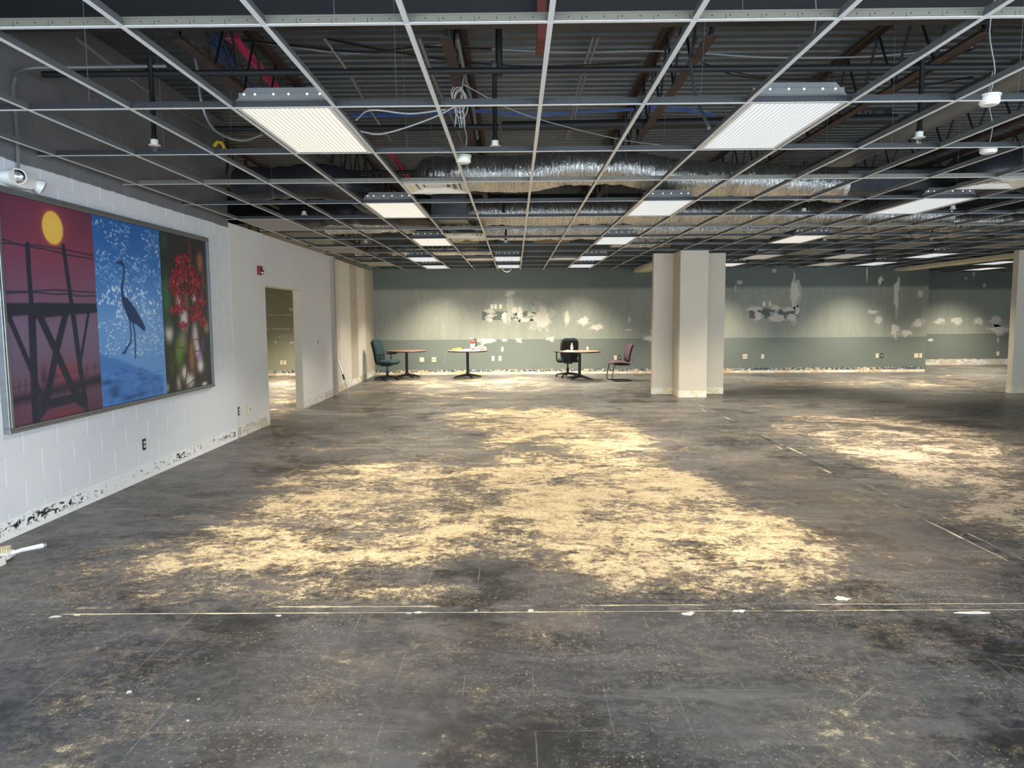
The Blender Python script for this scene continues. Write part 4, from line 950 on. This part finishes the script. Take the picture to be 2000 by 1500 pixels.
# 3: red flowering stem before a dark blurred ground
img, U, V = newimg(2); c5 = lambda x, y: (300+x/4.415, 440+y/4.415)
vgrad(img, V, [(0, (44, 46, 50)), (.5, (50, 54, 54)), (1, (42, 46, 48))])
for c, ru, rv, rgb, a in (((90, 130), .08, .10, (52, 84, 74), .8), ((110, 600), .10, .22, (58, 112, 76), .9), ((400, 320), .09, .12, (170, 104, 74), .9), ((310, 180), .05, .1, (96, 66, 56), .8), ((425, 480), .05, .15, (120, 72, 58), .8), ((135, 930), .09, .10, (226, 216, 206), .95), ((265, 810), .10, .13, (226, 220, 214), .9),
                      ((215, 660), .07, .08, (196, 176, 170), .8), ((350, 630), .06, .06, (216, 190, 206), .8), ((415, 620), .04, .09, (116, 78, 150), .8), ((250, 1010), .12, .12, (172, 174, 120), .7), ((220, 1110), .09, .16, (104, 150, 58), .85), ((360, 960), .08, .16, (226, 214, 206), .9), ((380, 1080), .06, .10, (238, 226, 232), .9), ((400, 1130), .07, .08, (196, 134, 190), .85),
                      ((330, 1130), .08, .2, (176, 116, 74), .85), ((405, 1210), .09, .08, (236, 228, 222), .95), ((270, 1270), .08, .08, (230, 224, 214), .9), ((315, 1340), .11, .08, (232, 226, 214), .9), ((220, 1350), .06, .10, (190, 176, 160), .8), ((120, 1400), .05, .05, (176, 170, 160), .8), ((440, 1370), .07, .03, (236, 228, 214), .9), ((425, 1030), .04, .08, (120, 64, 140), .8),
                      ((455, 880), .07, .07, (196, 146, 106), .85), ((130, 820), .08, .1, (56, 84, 60), .7), ((285, 650), .06, .08, (120, 132, 96), .8), ((160, 1200), .07, .12, (70, 96, 52), .7)):
    blob(img, U, V, yz([c], c5)[0], ru, rv, rgb, a, 1.4)
ST = (74, 22, 30)
for a, w in (([(262, 1415), (285, 1280), (300, 1120), (308, 960), (310, 800), (300, 640), (290, 480), (270, 330)], .022), ([(300, 1000), (250, 1060), (200, 1045)], .010), ([(305, 1020), (360, 980), (410, 990)], .010), ([(295, 1150), (350, 1090), (400, 1080)], .010), ([(280, 1260), (340, 1240), (370, 1255)], .010), ([(265, 1400), (340, 1340), (430, 1280)], .012), ([(250, 1400), (200, 1250), (150, 1160), (105, 1170)], .012),
             ([(205, 1420), (170, 1360), (165, 1340)], .01), ([(308, 760), (380, 680), (420, 640)], .012), ([(308, 700), (220, 730), (160, 745)], .012), ([(305, 560), (200, 570), (140, 550)], .012), ([(290, 500), (380, 460), (400, 490)], .01), ([(310, 830), (260, 860), (235, 880)], .01), ([(312, 830), (400, 830), (440, 840)], .01)):
    strokep(img, U, V, yz(a, c5), w, ST if w > .011 else (110, 44, 44), .004)
rr = np.random.default_rng(5)
cl = [(225, 300, 36, 40), (285, 285, 25, 35), (250, 380, 70, 70), (330, 410, 55, 60), (200, 400, 35, 45), (170, 480, 40, 40), (270, 460, 70, 50), (380, 480, 40, 40), (190, 550, 55, 40), (290, 560, 70, 60), (370, 580, 50, 50), (230, 610, 60, 40), (400, 660, 40, 50), (190, 735, 45, 30), (260, 700, 45, 35), (370, 740, 55, 50), (420, 830, 30, 35), (350, 790, 50, 40), (260, 870, 28, 28)]
for cx, cy, sx, sy in cl:
    for i in range(44):
        x, y = cx+rr.normal(0, sx*.62), cy+rr.normal(0, sy*.62); u, v = yz([(x, y)], c5)[0]
        sl = (np.abs(U[0]-u) < .05).nonzero()[0]; sv = (np.abs(V[:, 0]-v) < .05).nonzero()[0]
        if not len(sl) or not len(sv): continue
        ss = np.s_[sv[0]:sv[-1]+1, sl[0]:sl[-1]+1]; s = rr.uniform(.008, .02); k = rr.random()
        rgb = (146, 28, 50) if k < .5 else (184, 44, 62) if k < .78 else (96, 20, 38) if k < .88 else (238, 170, 130)
        if rgb[1] > 100: s *= .6
        blend(img[ss], np.clip((s-np.hypot((U[ss]-u)*.8, (V[ss]-v)*.8*rr.uniform(.6, 1.4)))/.006, 0, 1)*.92, rgb)
picture('photo_panel', 'dark photo panel of a red flowering stem', img, PY[2], PY[3], PZ0, PZ1)
# the aluminium frame round the three panels
ft = thing('picture_frame', 'aluminium frame around the three wall photo panels', 'frame', (XL+.03, 6.9, .76))
a0, a1, b0, b1 = 5.13, 8.70, .762, 2.525
for q in ((a0, a1, b0, PZ0-.002), (a0, a1, PZ1+.002, b1), (a0, PY[0]-.002, PZ0-.002, PZ1+.002), (PY[3]+.002, a1, PZ0-.002, PZ1+.002)):
    m = MB(); m.box(XL+.002, XL+.05, q[0], q[1], q[2], q[3])
    if q[1]-q[0] > 1: m.box(XL+.05, XL+.056, q[0], q[1], q[2]+(q[3]-q[2])*.3, q[2]+(q[3]-q[2])*.55)
    else: m.box(XL+.05, XL+.056, q[0]+(q[1]-q[0])*.3, q[0]+(q[1]-q[0])*.55, q[2], q[3])
    m.part('frame_rail', M_galv, ft, world=True, bevel=.003)

# ------------------------------------------------------------------ things on the walls
def emergency_light():
    c = atx(40, 351, XL+.05); t = thing('emergency_light', 'white emergency light with two round lamp heads above the sunset panel', 'emergency light', (XL+.002, c.y, c.z))
    m = MB(); pl = [(.17*cos(a)*(abs(cos(a))**-.3 if abs(cos(a)) > 1e-6 else 1), .062*sin(a)) for a in [2*pi*i/28 for i in range(28)]]
    m.prism(pl, 0, .075, lambda u, v, w: (w, u, v)); m.part('housing', M_white, t, bevel=.012, seg=2, smooth=True)
    for dy, dz, dirv in ((-.055, .012, (.62, -.76, -.12)), (.175, -.012, (.66, .62, -.42))):
        M = Matrix.Translation((.062, dy, dz)) @ Vector(dirv).to_track_quat('Z', 'Y').to_matrix().to_4x4()
        m = MB(); m.lathe([(.0, -.035), (.028, -.03), (.046, -.012), (.054, .012), (.056, .03), (.05, .032)], 22, M=M); h = m.part('lamp_head', M_white, t, smooth=True)
        m = MB(); m.lathe([(.05, .030), (.046, .036), (.03, .041), (.0, .043)], 22, M=M); m.part('lamp_lens', M_chrome, h, smooth=True)
emergency_light()
def strobe():
    c = atx(504.5, 528.5, XL); t = thing('fire_alarm_strobe', 'dark red fire alarm with clear strobe on the white partition', 'fire alarm', (XL+.002, c.y, c.z))
    m = MB(); m.box(0, .045, -.06, .06, -.065, .065); m.part('housing', M_redst, t, bevel=.008, seg=2)
    m = MB(); m.lathe([(.034, 0), (.034, .012), (.022, .026), (0, .03)], 14, M=Matrix.Translation((.045, .022, -.025)) @ Matrix.Rotation(radians(90), 4, 'Y')); m.part('strobe_lens', M_chrome, t, smooth=True)
    m = MB()
    for i in range(4): m.box(.045, .047, -.05, -.015, .01+i*.012, .016+i*.012)
    m.part('grille_slot', M_dark_hole, t)
strobe()
def plate(px, py, wall, lab, w=.075, h=.118, kind='duplex', mat=M_whitepl, sock=M_whitepl, cat='outlet'):
    """wall: ('x', X) or ('y', Y)"""
    if wall[0] == 'x': c = atx(px, py, wall[1]); M = Matrix.Rotation(radians(90), 4, 'Z')
    else: c = aty(px, py, wall[1]); M = Matrix.Identity(4)
    t = thing('wall_outlet' if cat == 'outlet' else 'switch_plate', lab, cat, tuple(c), radians(90) if wall[0] == 'x' else 0, 'outlets and plates on the walls')
    m = MB(); m.box(-w/2, w/2, -.007, 0, -h/2, h/2); m.part('plate', mat, t, bevel=.0025)
    gangs = max(1, int(round(w/.075)))
    for g in range(gangs):
        x = (g-(gangs-1)/2)*.046
        if kind == 'duplex':
            for s_ in (-1, 1):
                m = MB(); m.prism([(.0165*cos(a)*1.0, .0145*sin(a)) for a in [2*pi*i/14 for i in range(14)]], -.0105, -.0065, lambda u, v, q: (u+x, q, v+s_*.02)); so = m.part('socket', sock, t)
                m = MB(); m.box(x-.007, x-.0045, -.0112, -.010, s_*.02-.003, s_*.02+.006); m.box(x+.0045, x+.007, -.0112, -.010, s_*.02-.003, s_*.02+.006); m.part('slot', M_dark_hole, so)
        elif kind == 'jack':
            m = MB(); m.box(x-.011, x+.011, -.0095, -.0065, -.013, .013); m.part('jack', M_dark_hole, t, bevel=.001)
        elif kind == 'blank':
            for s_ in (-1, 1): m = MB(); m.lathe([(.003, 0), (.003, .0012)], 8, M=Matrix.Translation((x, -.007, s_*.045)) @ Matrix.Rotation(radians(90), 4, 'X')); m.part('screw', M_galv, t)
        elif kind == 'switch':
            m = MB(); m.box(x-.005, x+.005, -.017, -.0065, -.006, .014); m.part('toggle', sock, t, bevel=.002)
        elif kind == 'hole':
            m = MB(); m.box(-w*.25, w*.25, -.0085, -.0065, -h*.3, h*.3); m.part('open_box', M_dark_hole, t)
bx = ('x', XL+.001); bk = ('y', YB-.0005)
plate(281, 868, bx, 'uncovered black wall outlet with white sockets under the heron panel', .06, .11, 'duplex', M_black, M_whitepl)
plate(466, 803, bx, 'uncovered black wall outlet at the end of the block wall', .06, .11, 'duplex', M_black, M_whitepl)
for px, lab, k, mt in ((481, 'ivory wall plate nearest the block wall, left of a row of three', 'blank', M_ivory), (487.5, 'middle wall plate of the row of three by the doorway', 'jack', M_whitepl), (495, 'wall plate nearest the doorway in the row of three', 'duplex', M_whitepl)): plate(px, 799, ('x', XL+.003), lab, .075, .118, k, mt)
plate(620, 668, ('x', XL-.019), 'open dark switch box on the partition past the doorway', .07, .12, 'hole', M_whitepl, cat='switch')
plate(662, 660, ('x', -3.735), 'switch plate on the striped partition behind the leaning pole', .12, .118, 'switch', M_ivory, M_ivory, cat='switch'); plate(693, 593, ('x', -3.765), 'small grey plate high on the striped partition', .07, .11, 'blank', M_thinplaster, cat='plate')
for px, py, w, k, mt, lab, cat in ((824, 702.5, .12, 'duplex', M_ivory, 'double ivory outlet between the left two tables', 'outlet'), (847.5, 702.5, .12, 'jack', M_ivory, 'double ivory data plate between the left two tables', 'plate'), (963, 700, .075, 'duplex', M_whitepl, 'grey outlet right of the extinguisher table', 'outlet'),
                              (976.6, 700, .075, 'jack', M_whitepl, 'white data plate right of the extinguisher table', 'plate'), (1202, 698.6, .075, 'blank', M_ivory, 'ivory plate left of the plum chair back', 'plate'), (1210, 698.6, .07, 'duplex', M_black, 'dark outlet touching the plum chair back', 'outlet'),
                              (960.7, 599, .075, 'blank', M_whitepl, 'white blank plate, left of three high on the green wall', 'plate'), (967.8, 598.5, .075, 'blank', M_whitepl, 'white blank plate, middle of three high on the green wall', 'plate'), (977.5, 598.7, .075, 'switch', M_ivory, 'ivory plate, right of three high on the green wall', 'switch'),
                              (1455, 696.4, .12, 'jack', M_ivory, 'wide ivory plate just right of the free column', 'plate'), (1489.5, 696.4, .075, 'duplex', M_ivory, 'single ivory outlet second from the free column', 'outlet'), (1713, 694.6, .075, 'blank', M_ivory, 'ivory plate of a pair in the middle of the right green wall', 'plate'), (1722, 694.6, .07, 'duplex', M_black, 'dark outlet of a pair in the middle of the right green wall', 'outlet'),
                              (1789.5, 694.6, .12, 'blank', M_ivory, 'wide ivory plate near the corner of the right green wall', 'plate'), (1798, 694.6, .075, 'blank', M_ivory, 'narrow ivory plate at the corner of the right green wall', 'plate'), (1492, 593.5, .075, 'blank', M_whitepl, 'white plate high on the green wall right of the column', 'plate'),
                              (1504, 593.5, .075, 'switch', M_ivory, 'ivory plate high on the green wall right of the column', 'switch'), (549.6, 708, .075, 'blank', M_ivory, 'left ivory plate seen through the doorway', 'plate'), (556.5, 708, .075, 'blank', M_ivory, 'right ivory plate seen through the doorway', 'plate')):
    plate(px, py, bk, lab, w, .125, k, mt, M_whitepl, cat)
plate(1949, 690.5, ('y', 22.399), 'ivory outlet on the farthest green wall', .08, .13, 'duplex', M_ivory, M_whitepl)

# ------------------------------------------------------------------ tables
def table(x, y, lab, rot, rd=.515, zt=.715):
    t = thing('round_table', lab, 'table', (x, y, 0), rot, 'round pedestal tables')
    m = MB(); m.lathe([(rd-.004, zt-.004), (rd-.006, zt), (0, zt)], 48); m.lathe([(0, zt-.028), (rd-.006, zt-.028), (rd-.004, zt-.004), (0, zt-.004)], 48); m.part('tabletop', M_wood, t, smooth=True)
    m = MB(); m.lathe([(rd-.004, zt-.030), (rd, zt-.026), (rd, zt-.006), (rd-.004, zt-.002)], 48); m.part('edge_band', M_black, t, smooth=True)
    m = MB(); m.lathe([(.036, .10), (.036, zt-.03), (.0, zt-.03)], 18); m.lathe([(.16, zt-.034), (.16, zt-.029)], 18); m.part('column', M_black, t, smooth=True)
    m = MB(); m.lathe([(.05, .055), (.055, .10), (.038, .16), (0, .16)], 18); m.part('hub', M_black, t, smooth=True)
    for i in range(4):
        a = i*pi/2+.4; c, s_ = cos(a), sin(a); m = MB()
        m.tube([(.03*c, .03*s_, .095), (.15*c, .15*s_, .075), (.30*c, .30*s_, .045), (.37*c, .37*s_, .03)], [.032, .03, .024, .018], 8); f = m.part('foot', M_black, t, smooth=True)
        m = MB(); m.lathe([(.017, 0), (.02, .006), (.017, .022), (0, .024)], 12, (.355*c, .355*s_, 0)); m.part('glide', M_chrome, f, smooth=True)
    return t
table(-2.81, 18.85, 'empty round walnut pedestal table beside the teal chair', .2); table(-1.22, 18.72, 'round pedestal table carrying the fire extinguisher', .0); table(1.60, 18.0, 'round walnut pedestal table in front of the black chair', .5)

# ------------------------------------------------------------------ chairs
def pad(m, w, h, th, bend=0, n=14, k=12, taper=0, dish=0, round_=.35):
    """upholstered pad in the local x (width) / z (height) plane, thickness along y, front towards -y"""
    vs = []; fs = []
    for side in (0, 1):
        for j in range(k+1):
            for i in range(n+1):
                u = -1+2*i/n; v = -1+2*j/k
                # superellipse outline
                q = (abs(u)**4+abs(v)**4)**.25; e = max(abs(u), abs(v)); sc = e/q if q > 1e-6 else 1
                sc = 1-(1-sc)*round_*2.2 if round_ < .45 else sc
                X = u*sc*w/2*(1-taper*(v*.5-.5)*-1 if taper else 1); Z = v*sc*h/2
                ed = max(abs(u), abs(v)); puff = (1-ed**4)
                Y = (-1 if side == 0 else 1)*th/2*(.25+.75*puff)+bend*(v**2-.3)+dish*(u**2)
                vs.append((X, Y, Z))
    S = (n+1)*(k+1)
    for side in (0, 1):
        for j in range(k):
            for i in range(n):
                a = side*S+j*(n+1)+i; f = (a, a+1, a+n+2, a+n+1); fs.append(f if side == 0 else f[::-1])
    ring = [i for i in range(n+1)]+[j*(n+1)+n for j in range(1, k+1)]+[k*(n+1)+i for i in range(n-1, -1, -1)]+[j*(n+1) for j in range(k-1, 0, -1)]
    for a, b in zip(ring, ring[1:]+ring[:1]): fs.append((a, b, S+b, S+a))
    return vs, fs
def add_pad(m, M, mi=0, **k):
    vs, fs = pad(m, **k); m.add([M @ Vector(p) for p in vs], fs, mi)
def task_chair(x, y, rz, lab, fab, shell, edge):
    """faces +Y before turning; castor base, gas lift, arms"""
    t = thing('office_chair', lab, 'chair', (x, y, 0), rz, 'office chairs')
    m = MB(); m.lathe([(.045, .065), (.05, .09), (.036, .12), (0, .12)], 16); b = m.part('base_hub', M_black, t, smooth=True)
    for i in range(5):
        a = i*2*pi/5+.3; c, s_ = cos(a), sin(a)
        m = MB(); m.tube([(.02*c, .02*s_, .095), (.15*c, .15*s_, .09), (.29*c, .29*s_, .068)], [.03, .024, .018], 8); f = m.part('base_arm', M_black, t, smooth=True)
        m = MB()
        for d_ in (-.017, .017): m.lathe([(.0, -.008), (.026, -.008), (.026, .008), (0, .008)], 14, M=Matrix.Translation((.295*c-d_*s_, .295*s_+d_*c, .027)) @ Matrix.Rotation(a+pi/2, 4, 'Z') @ Matrix.Rotation(radians(90), 4, 'Y'))
        m.tube([(.295*c, .295*s_, .03), (.295*c, .295*s_, .075)], .01, 6); m.part('castor', M_black, f, smooth=True)
    m = MB(); m.lathe([(.034, .11), (.034, .24), (.02, .245), (.02, .37), (0, .37)], 14); m.part('gas_lift', M_black, t, smooth=True)
    m = MB(); m.cbox((0, -.02, .378), (.20, .26, .05)); m.part('mechanism', M_black, t, bevel=.01)
    m = MB(); add_pad(m, Matrix.Translation((0, .02, .45)) @ Matrix.Rotation(radians(90), 4, 'X'), w=.51, h=.50, th=.135, bend=0, dish=-.0); m.part('seat', fab, t, smooth=True, angle=70)
    m = MB(); m.cbox((0, .01, .404), (.42, .42, .02)); m.part('seat_pan', M_black, t, bevel=.008)
    R = Matrix.Translation((0, -.25, .735)) @ Matrix.Rotation(radians(12), 4, 'X')
    m = MB(); add_pad(m, R @ Matrix.Rotation(pi, 4, 'Z'), w=.47, h=.60, th=.115, bend=.03, dish=-.03, round_=.5); m.part('backrest', fab, t, smooth=True, angle=70)
    m = MB(); add_pad(m, R @ Matrix.Translation((0, -.055, -.02)) @ Matrix.Rotation(pi, 4, 'Z'), w=.45, h=.56, th=.05, bend=.03, dish=-.03, round_=.5); m.part('back_shell', shell, t, smooth=True, angle=70)
    m = MB(); m.tube([(0, -.08, .385), (0, -.24, .39), (0, -.285, .45), (0, -.29, .62)], .025, 8, flat=.6); m.part('back_bar', M_black, t, smooth=True)
    for s_ in (-1, 1):
        m = MB(); m.tube(spline([(s_*.14, -.02, .39), (s_*.26, -.03, .40), (s_*.295, -.04, .46), (s_*.30, -.05, .58), (s_*.30, -.04, .645)], .03), .017, 8); a = m.part('arm_post', M_black, t, smooth=True)
        m = MB(); m.box(s_*.30-.04, s_*.30+.04, -.16, .11, .64, .672); m.part('arm_pad', M_black, t, bevel=.013, seg=2)
    return t
task_chair(-3.22, 18.28, radians(-108), 'teal fabric office chair with arms in the corner by the left table', M_teal, M_black, None)
task_chair(1.37, 18.86, radians(6), 'black office chair seen from behind, standing behind the walnut table', M_tealedge, M_blackfab, None)
def guest_chair():
    t = thing('guest_chair', 'plum fabric cantilever chair with black sled frame, left of the free column', 'chair', (2.55, 17.75, 0), radians(100))
    m = MB(); add_pad(m, Matrix.Translation((0, .02, .435)) @ Matrix.Rotation(radians(94), 4, 'X'), w=.47, h=.52, th=.085, bend=-.02); m.part('seat', M_purple, t, smooth=True, angle=70)
    R = Matrix.Translation((0, -.25, .68)) @ Matrix.Rotation(radians(13), 4, 'X')
    m = MB(); add_pad(m, R @ Matrix.Rotation(pi, 4, 'Z'), w=.44, h=.46, th=.075, bend=.035, dish=-.045, round_=.5); m.part('backrest', M_purple, t, smooth=True, angle=70)
    m = MB(); m.cbox((0, -.06, .395), (.40, .28, .03)); m.part('seat_pan', M_black, t, bevel=.01)
    for s_ in (-1, 1):
        m = MB(); m.tube(spline([(s_*.15, -.12, .40), (s_*.17, -.24, .405), (s_*.175, -.275, .46), (s_*.17, -.26, .55)], .03), .012, 8); m.part('back_bar', M_galv, t, smooth=True)
        m = MB(); m.tube(spline([(s_*.20, .02, .405), (s_*.21, .16, .40), (s_*.215, .20, .36), (s_*.22, .25, .10), (s_*.22, .235, .03), (s_*.22, .16, .0125), (s_*.22, -.10, .0125), (s_*.21, -.24, .0125)], .03), .0115, 8); m.part('sled_leg', M_black, t, smooth=True)
    m = MB(); m.tube([(-.21, -.24, .0125), (.21, -.24, .0125)], .0115, 8); m.part('rear_bar', M_black, t, smooth=True)
guest_chair()

# ------------------------------------------------------------------ things on the tables
ZT = .7155
def extinguisher():
    p = aty(923, 680, 18.75); t = thing('fire_extinguisher', 'red fire extinguisher standing on the middle table', 'fire extinguisher', (p.x, 18.80, ZT))
    m = MB(); m.lathe([(.0, 0), (.052, 0), (.055, .01), (.055, .20), (.045, .235), (.022, .255), (.022, .27), (0, .27)], 20); m.part('cylinder', M_red, t, smooth=True)
    m = MB(); m.lathe([(.0555, .05), (.0558, .05), (.0558, .17), (.0555, .17)], 20); m.part('paper_label', M_paper, t, smooth=True)
    m = MB(); m.lathe([(.018, .27), (.018, .30), (0, .30)], 12); m.box(-.10, .03, -.011, .011, .315, .325); m.box(-.08, .03, -.011, .011, .295, .302); m.part('valve_handle', M_chrome, t, bevel=.002)
    m = MB(); m.tube(spline([(.015, 0, .288), (.06, 0, .295), (.088, 0, .24), (.086, 0, .14), (.07, 0, .07)], .02), .011, 8); m.part('hose', M_black, t, smooth=True)
extinguisher()
def carton(px, Y, d, lab, rz, tilt, z=ZT):
    p = aty(px, 684, Y); m = MB(); M = Matrix.Translation((p.x, Y, z)) @ Matrix.Rotation(rz, 4, 'Z') @ Matrix.Rotation(tilt, 4, 'Y')
    m.box(-d[0]/2, d[0]/2, -d[1]/2, d[1]/2, 0, d[2], 0, M); m.box(-d[0]/2+.01, d[0]/2-.01, -d[1]/2-.0006, -d[1]/2, d[2]*.3, d[2]*.5, 1, M)
    m.top('paper_carton', [M_paper, M_redst], lab, 'box', bevel=.002)
carton(937, 18.56, (.24, .07, .07), 'white carton with a red stripe leaning up on the middle table', .1, radians(-22), ZT+.05); carton(943, 18.70, (.16, .12, .085), 'small white carton at the right edge of the middle table', -.1, 0)
def crumple(px, Y, w, d, h, lab, seed, name='crumpled_paper', mat=None, cat='paper', z=ZT):
    p = aty(px, 684, Y); r = random.Random(seed); m = MB(); n = 12; vs = []; fs = []
    for j in range(n+1):
        for i in range(n+1):
            u, v = i/n-.5, j/n-.5; e = max(0, 1-(2*max(abs(u), abs(v)))**3)
            vs.append((p.x+u*w+r.uniform(-.006, .006), Y+v*d+r.uniform(-.006, .006), z+.0015+h*e*(.35+.65*r.random())))
    for j in range(n):
        for i in range(n): a = j*(n+1)+i; fs.append((a, a+1, a+n+2, a+n+1))
    k = len(vs); vs += [(x, y, z+.0008) for x, y, _ in vs]
    fs += [tuple(q+k for q in f[::-1]) for f in fs]
    m.add(vs, fs); m.top(name, mat or M_paper, lab, cat)
crumple(914, 18.58, .26, .22, .05, 'crumpled white paper heap before the extinguisher', 1); crumple(925, 18.42, .28, .14, .03, 'flat white papers along the front edge of the middle table', 2)
crumple(901, 18.88, .30, .2, .015, 'white sheet lying at the back of the middle table', 9)
m = MB(); a = aty(884, 686, 18.55); m.tube(spline([(a.x, 18.50, ZT+.03), (a.x+.1, 18.56, ZT+.045), (a.x+.22, 18.62, ZT+.05)], .02), [.016]+[.028]*0+[.021]*(len(spline([(a.x, 18.50, ZT+.03), (a.x+.1, 18.56, ZT+.045), (a.x+.22, 18.62, ZT+.05)], .02))-2)+[.018], 8)
m.top('yellow_roll', M_yellow, 'yellow roll of caution tape on the left side of the middle table', 'tape')
cable('dangling_cord', 'thin dark cord hanging over the left edge of the middle table', [(-1.62, 18.50, ZT+.012), (-1.70, 18.48, ZT+.02), (-1.755, 18.46, ZT-.02), (-1.77, 18.45, ZT-.14), (-1.80, 18.45, ZT-.30)], .005, M_greyc)
def bottle():
    p = aty(1116.5, 686, 17.95); t = thing('water_bottle', 'clear plastic water bottle on the table before the black chair', 'bottle', (p.x, 17.90, ZT))
    g = NT('clear_plastic'); g = g.out((.92, .96, .98), .1, trans=.75)
    m = MB(); m.lathe([(0, 0), (.03, 0), (.033, .008), (.031, .05), (.033, .06), (.031, .10), (.033, .12), (.026, .15), (.013, .175), (.013, .185), (0, .185)], 18); m.part('body', g, t, smooth=True)
    m = MB(); m.lathe([(.0335, .065), (.0338, .066), (.0338, .105), (.0335, .106)], 18); m.part('label_wrap', M_paper, t, smooth=True)
    m = MB(); m.lathe([(.0145, .182), (.0145, .2), (0, .2)], 14); m.part('cap', M_whitepl, t, smooth=True)
bottle()
crumple(1110, 17.78, .2, .14, .035, 'crumpled white napkin beside the water bottle', 4, 'crumpled_napkin', cat='napkin'); crumple(1119, 17.72, .12, .1, .03, 'small white napkin in front of the water bottle', 5, 'crumpled_napkin', cat='napkin')

# ------------------------------------------------------------------ pole leaning on the wall, tools on the floor
def pole():
    a = Vector((-3.40, 14.80, .012)); b = Vector((-3.708, 15.22, .70)); t = thing('leaning_pole', 'grey metal pole with black grip leaning on the striped partition', 'pole', tuple(a))
    m = MB(); m.tube([a, b], .012, 10); m.part('shaft', M_handle, t, world=True, smooth=True)
    m = MB(); m.tube([a.lerp(b, .42), a.lerp(b, .56)], .021, 10); m.part('grip', M_black, t, world=True, smooth=True)
    m = MB(); m.tube([b-(b-a)*.004, b+(b-a).normalized()*.10], [.010, .004], 8); m.part('tip', M_handle, t, world=True, smooth=True)
pole()
def scraper():
    p = atz(20, 1092, 0); t = thing('floor_scraper', 'white handled dustpan brush lying by the left wall', 'brush', (p.x, p.y, 0), radians(20))
    m = MB(); m.prism([(-.16, .0), (.0, -.05), (.02, .05), (-.14, .10)], .005, .05, lambda u, v, w: (u, v, w)); m.part('head', M_whitepl, t, bevel=.006)
    m = MB()
    for i in range(12): m.box(-.15+.012*i, -.142+.012*i, -.04+.002*i, -.03+.002*i+.08, .05, .075)
    m.part('bristles', M_ivory, t)
    m = MB(); m.tube([(.0, .0, .035), (.06, .03, .045), (.17, .09, .045)], [.012, .014, .017], 8); m.part('handle', M_white, t, smooth=True)
    m = MB(); m.tube([(.17, .09, .045), (.185, .098, .045)], .0172, 8); m.part('handle_cap', M_handle, t, smooth=True)
scraper()
m = MB(); p = atz(2, 1104, 0); m.box(p.x-.2, p.x+.02, p.y-.10, p.y+.02, .001, .05, 0); m.box(p.x-.19, p.x+.01, p.y-.09, p.y+.01, .05, .052, 1); m.top('paint_tray', [M_whitepl, M_dark_hole], 'white paint tray edge at the left border of the picture', 'tray', bevel=.005)

for o in list(bpy.data.objects):
    if '_w' in o: del o['_w']
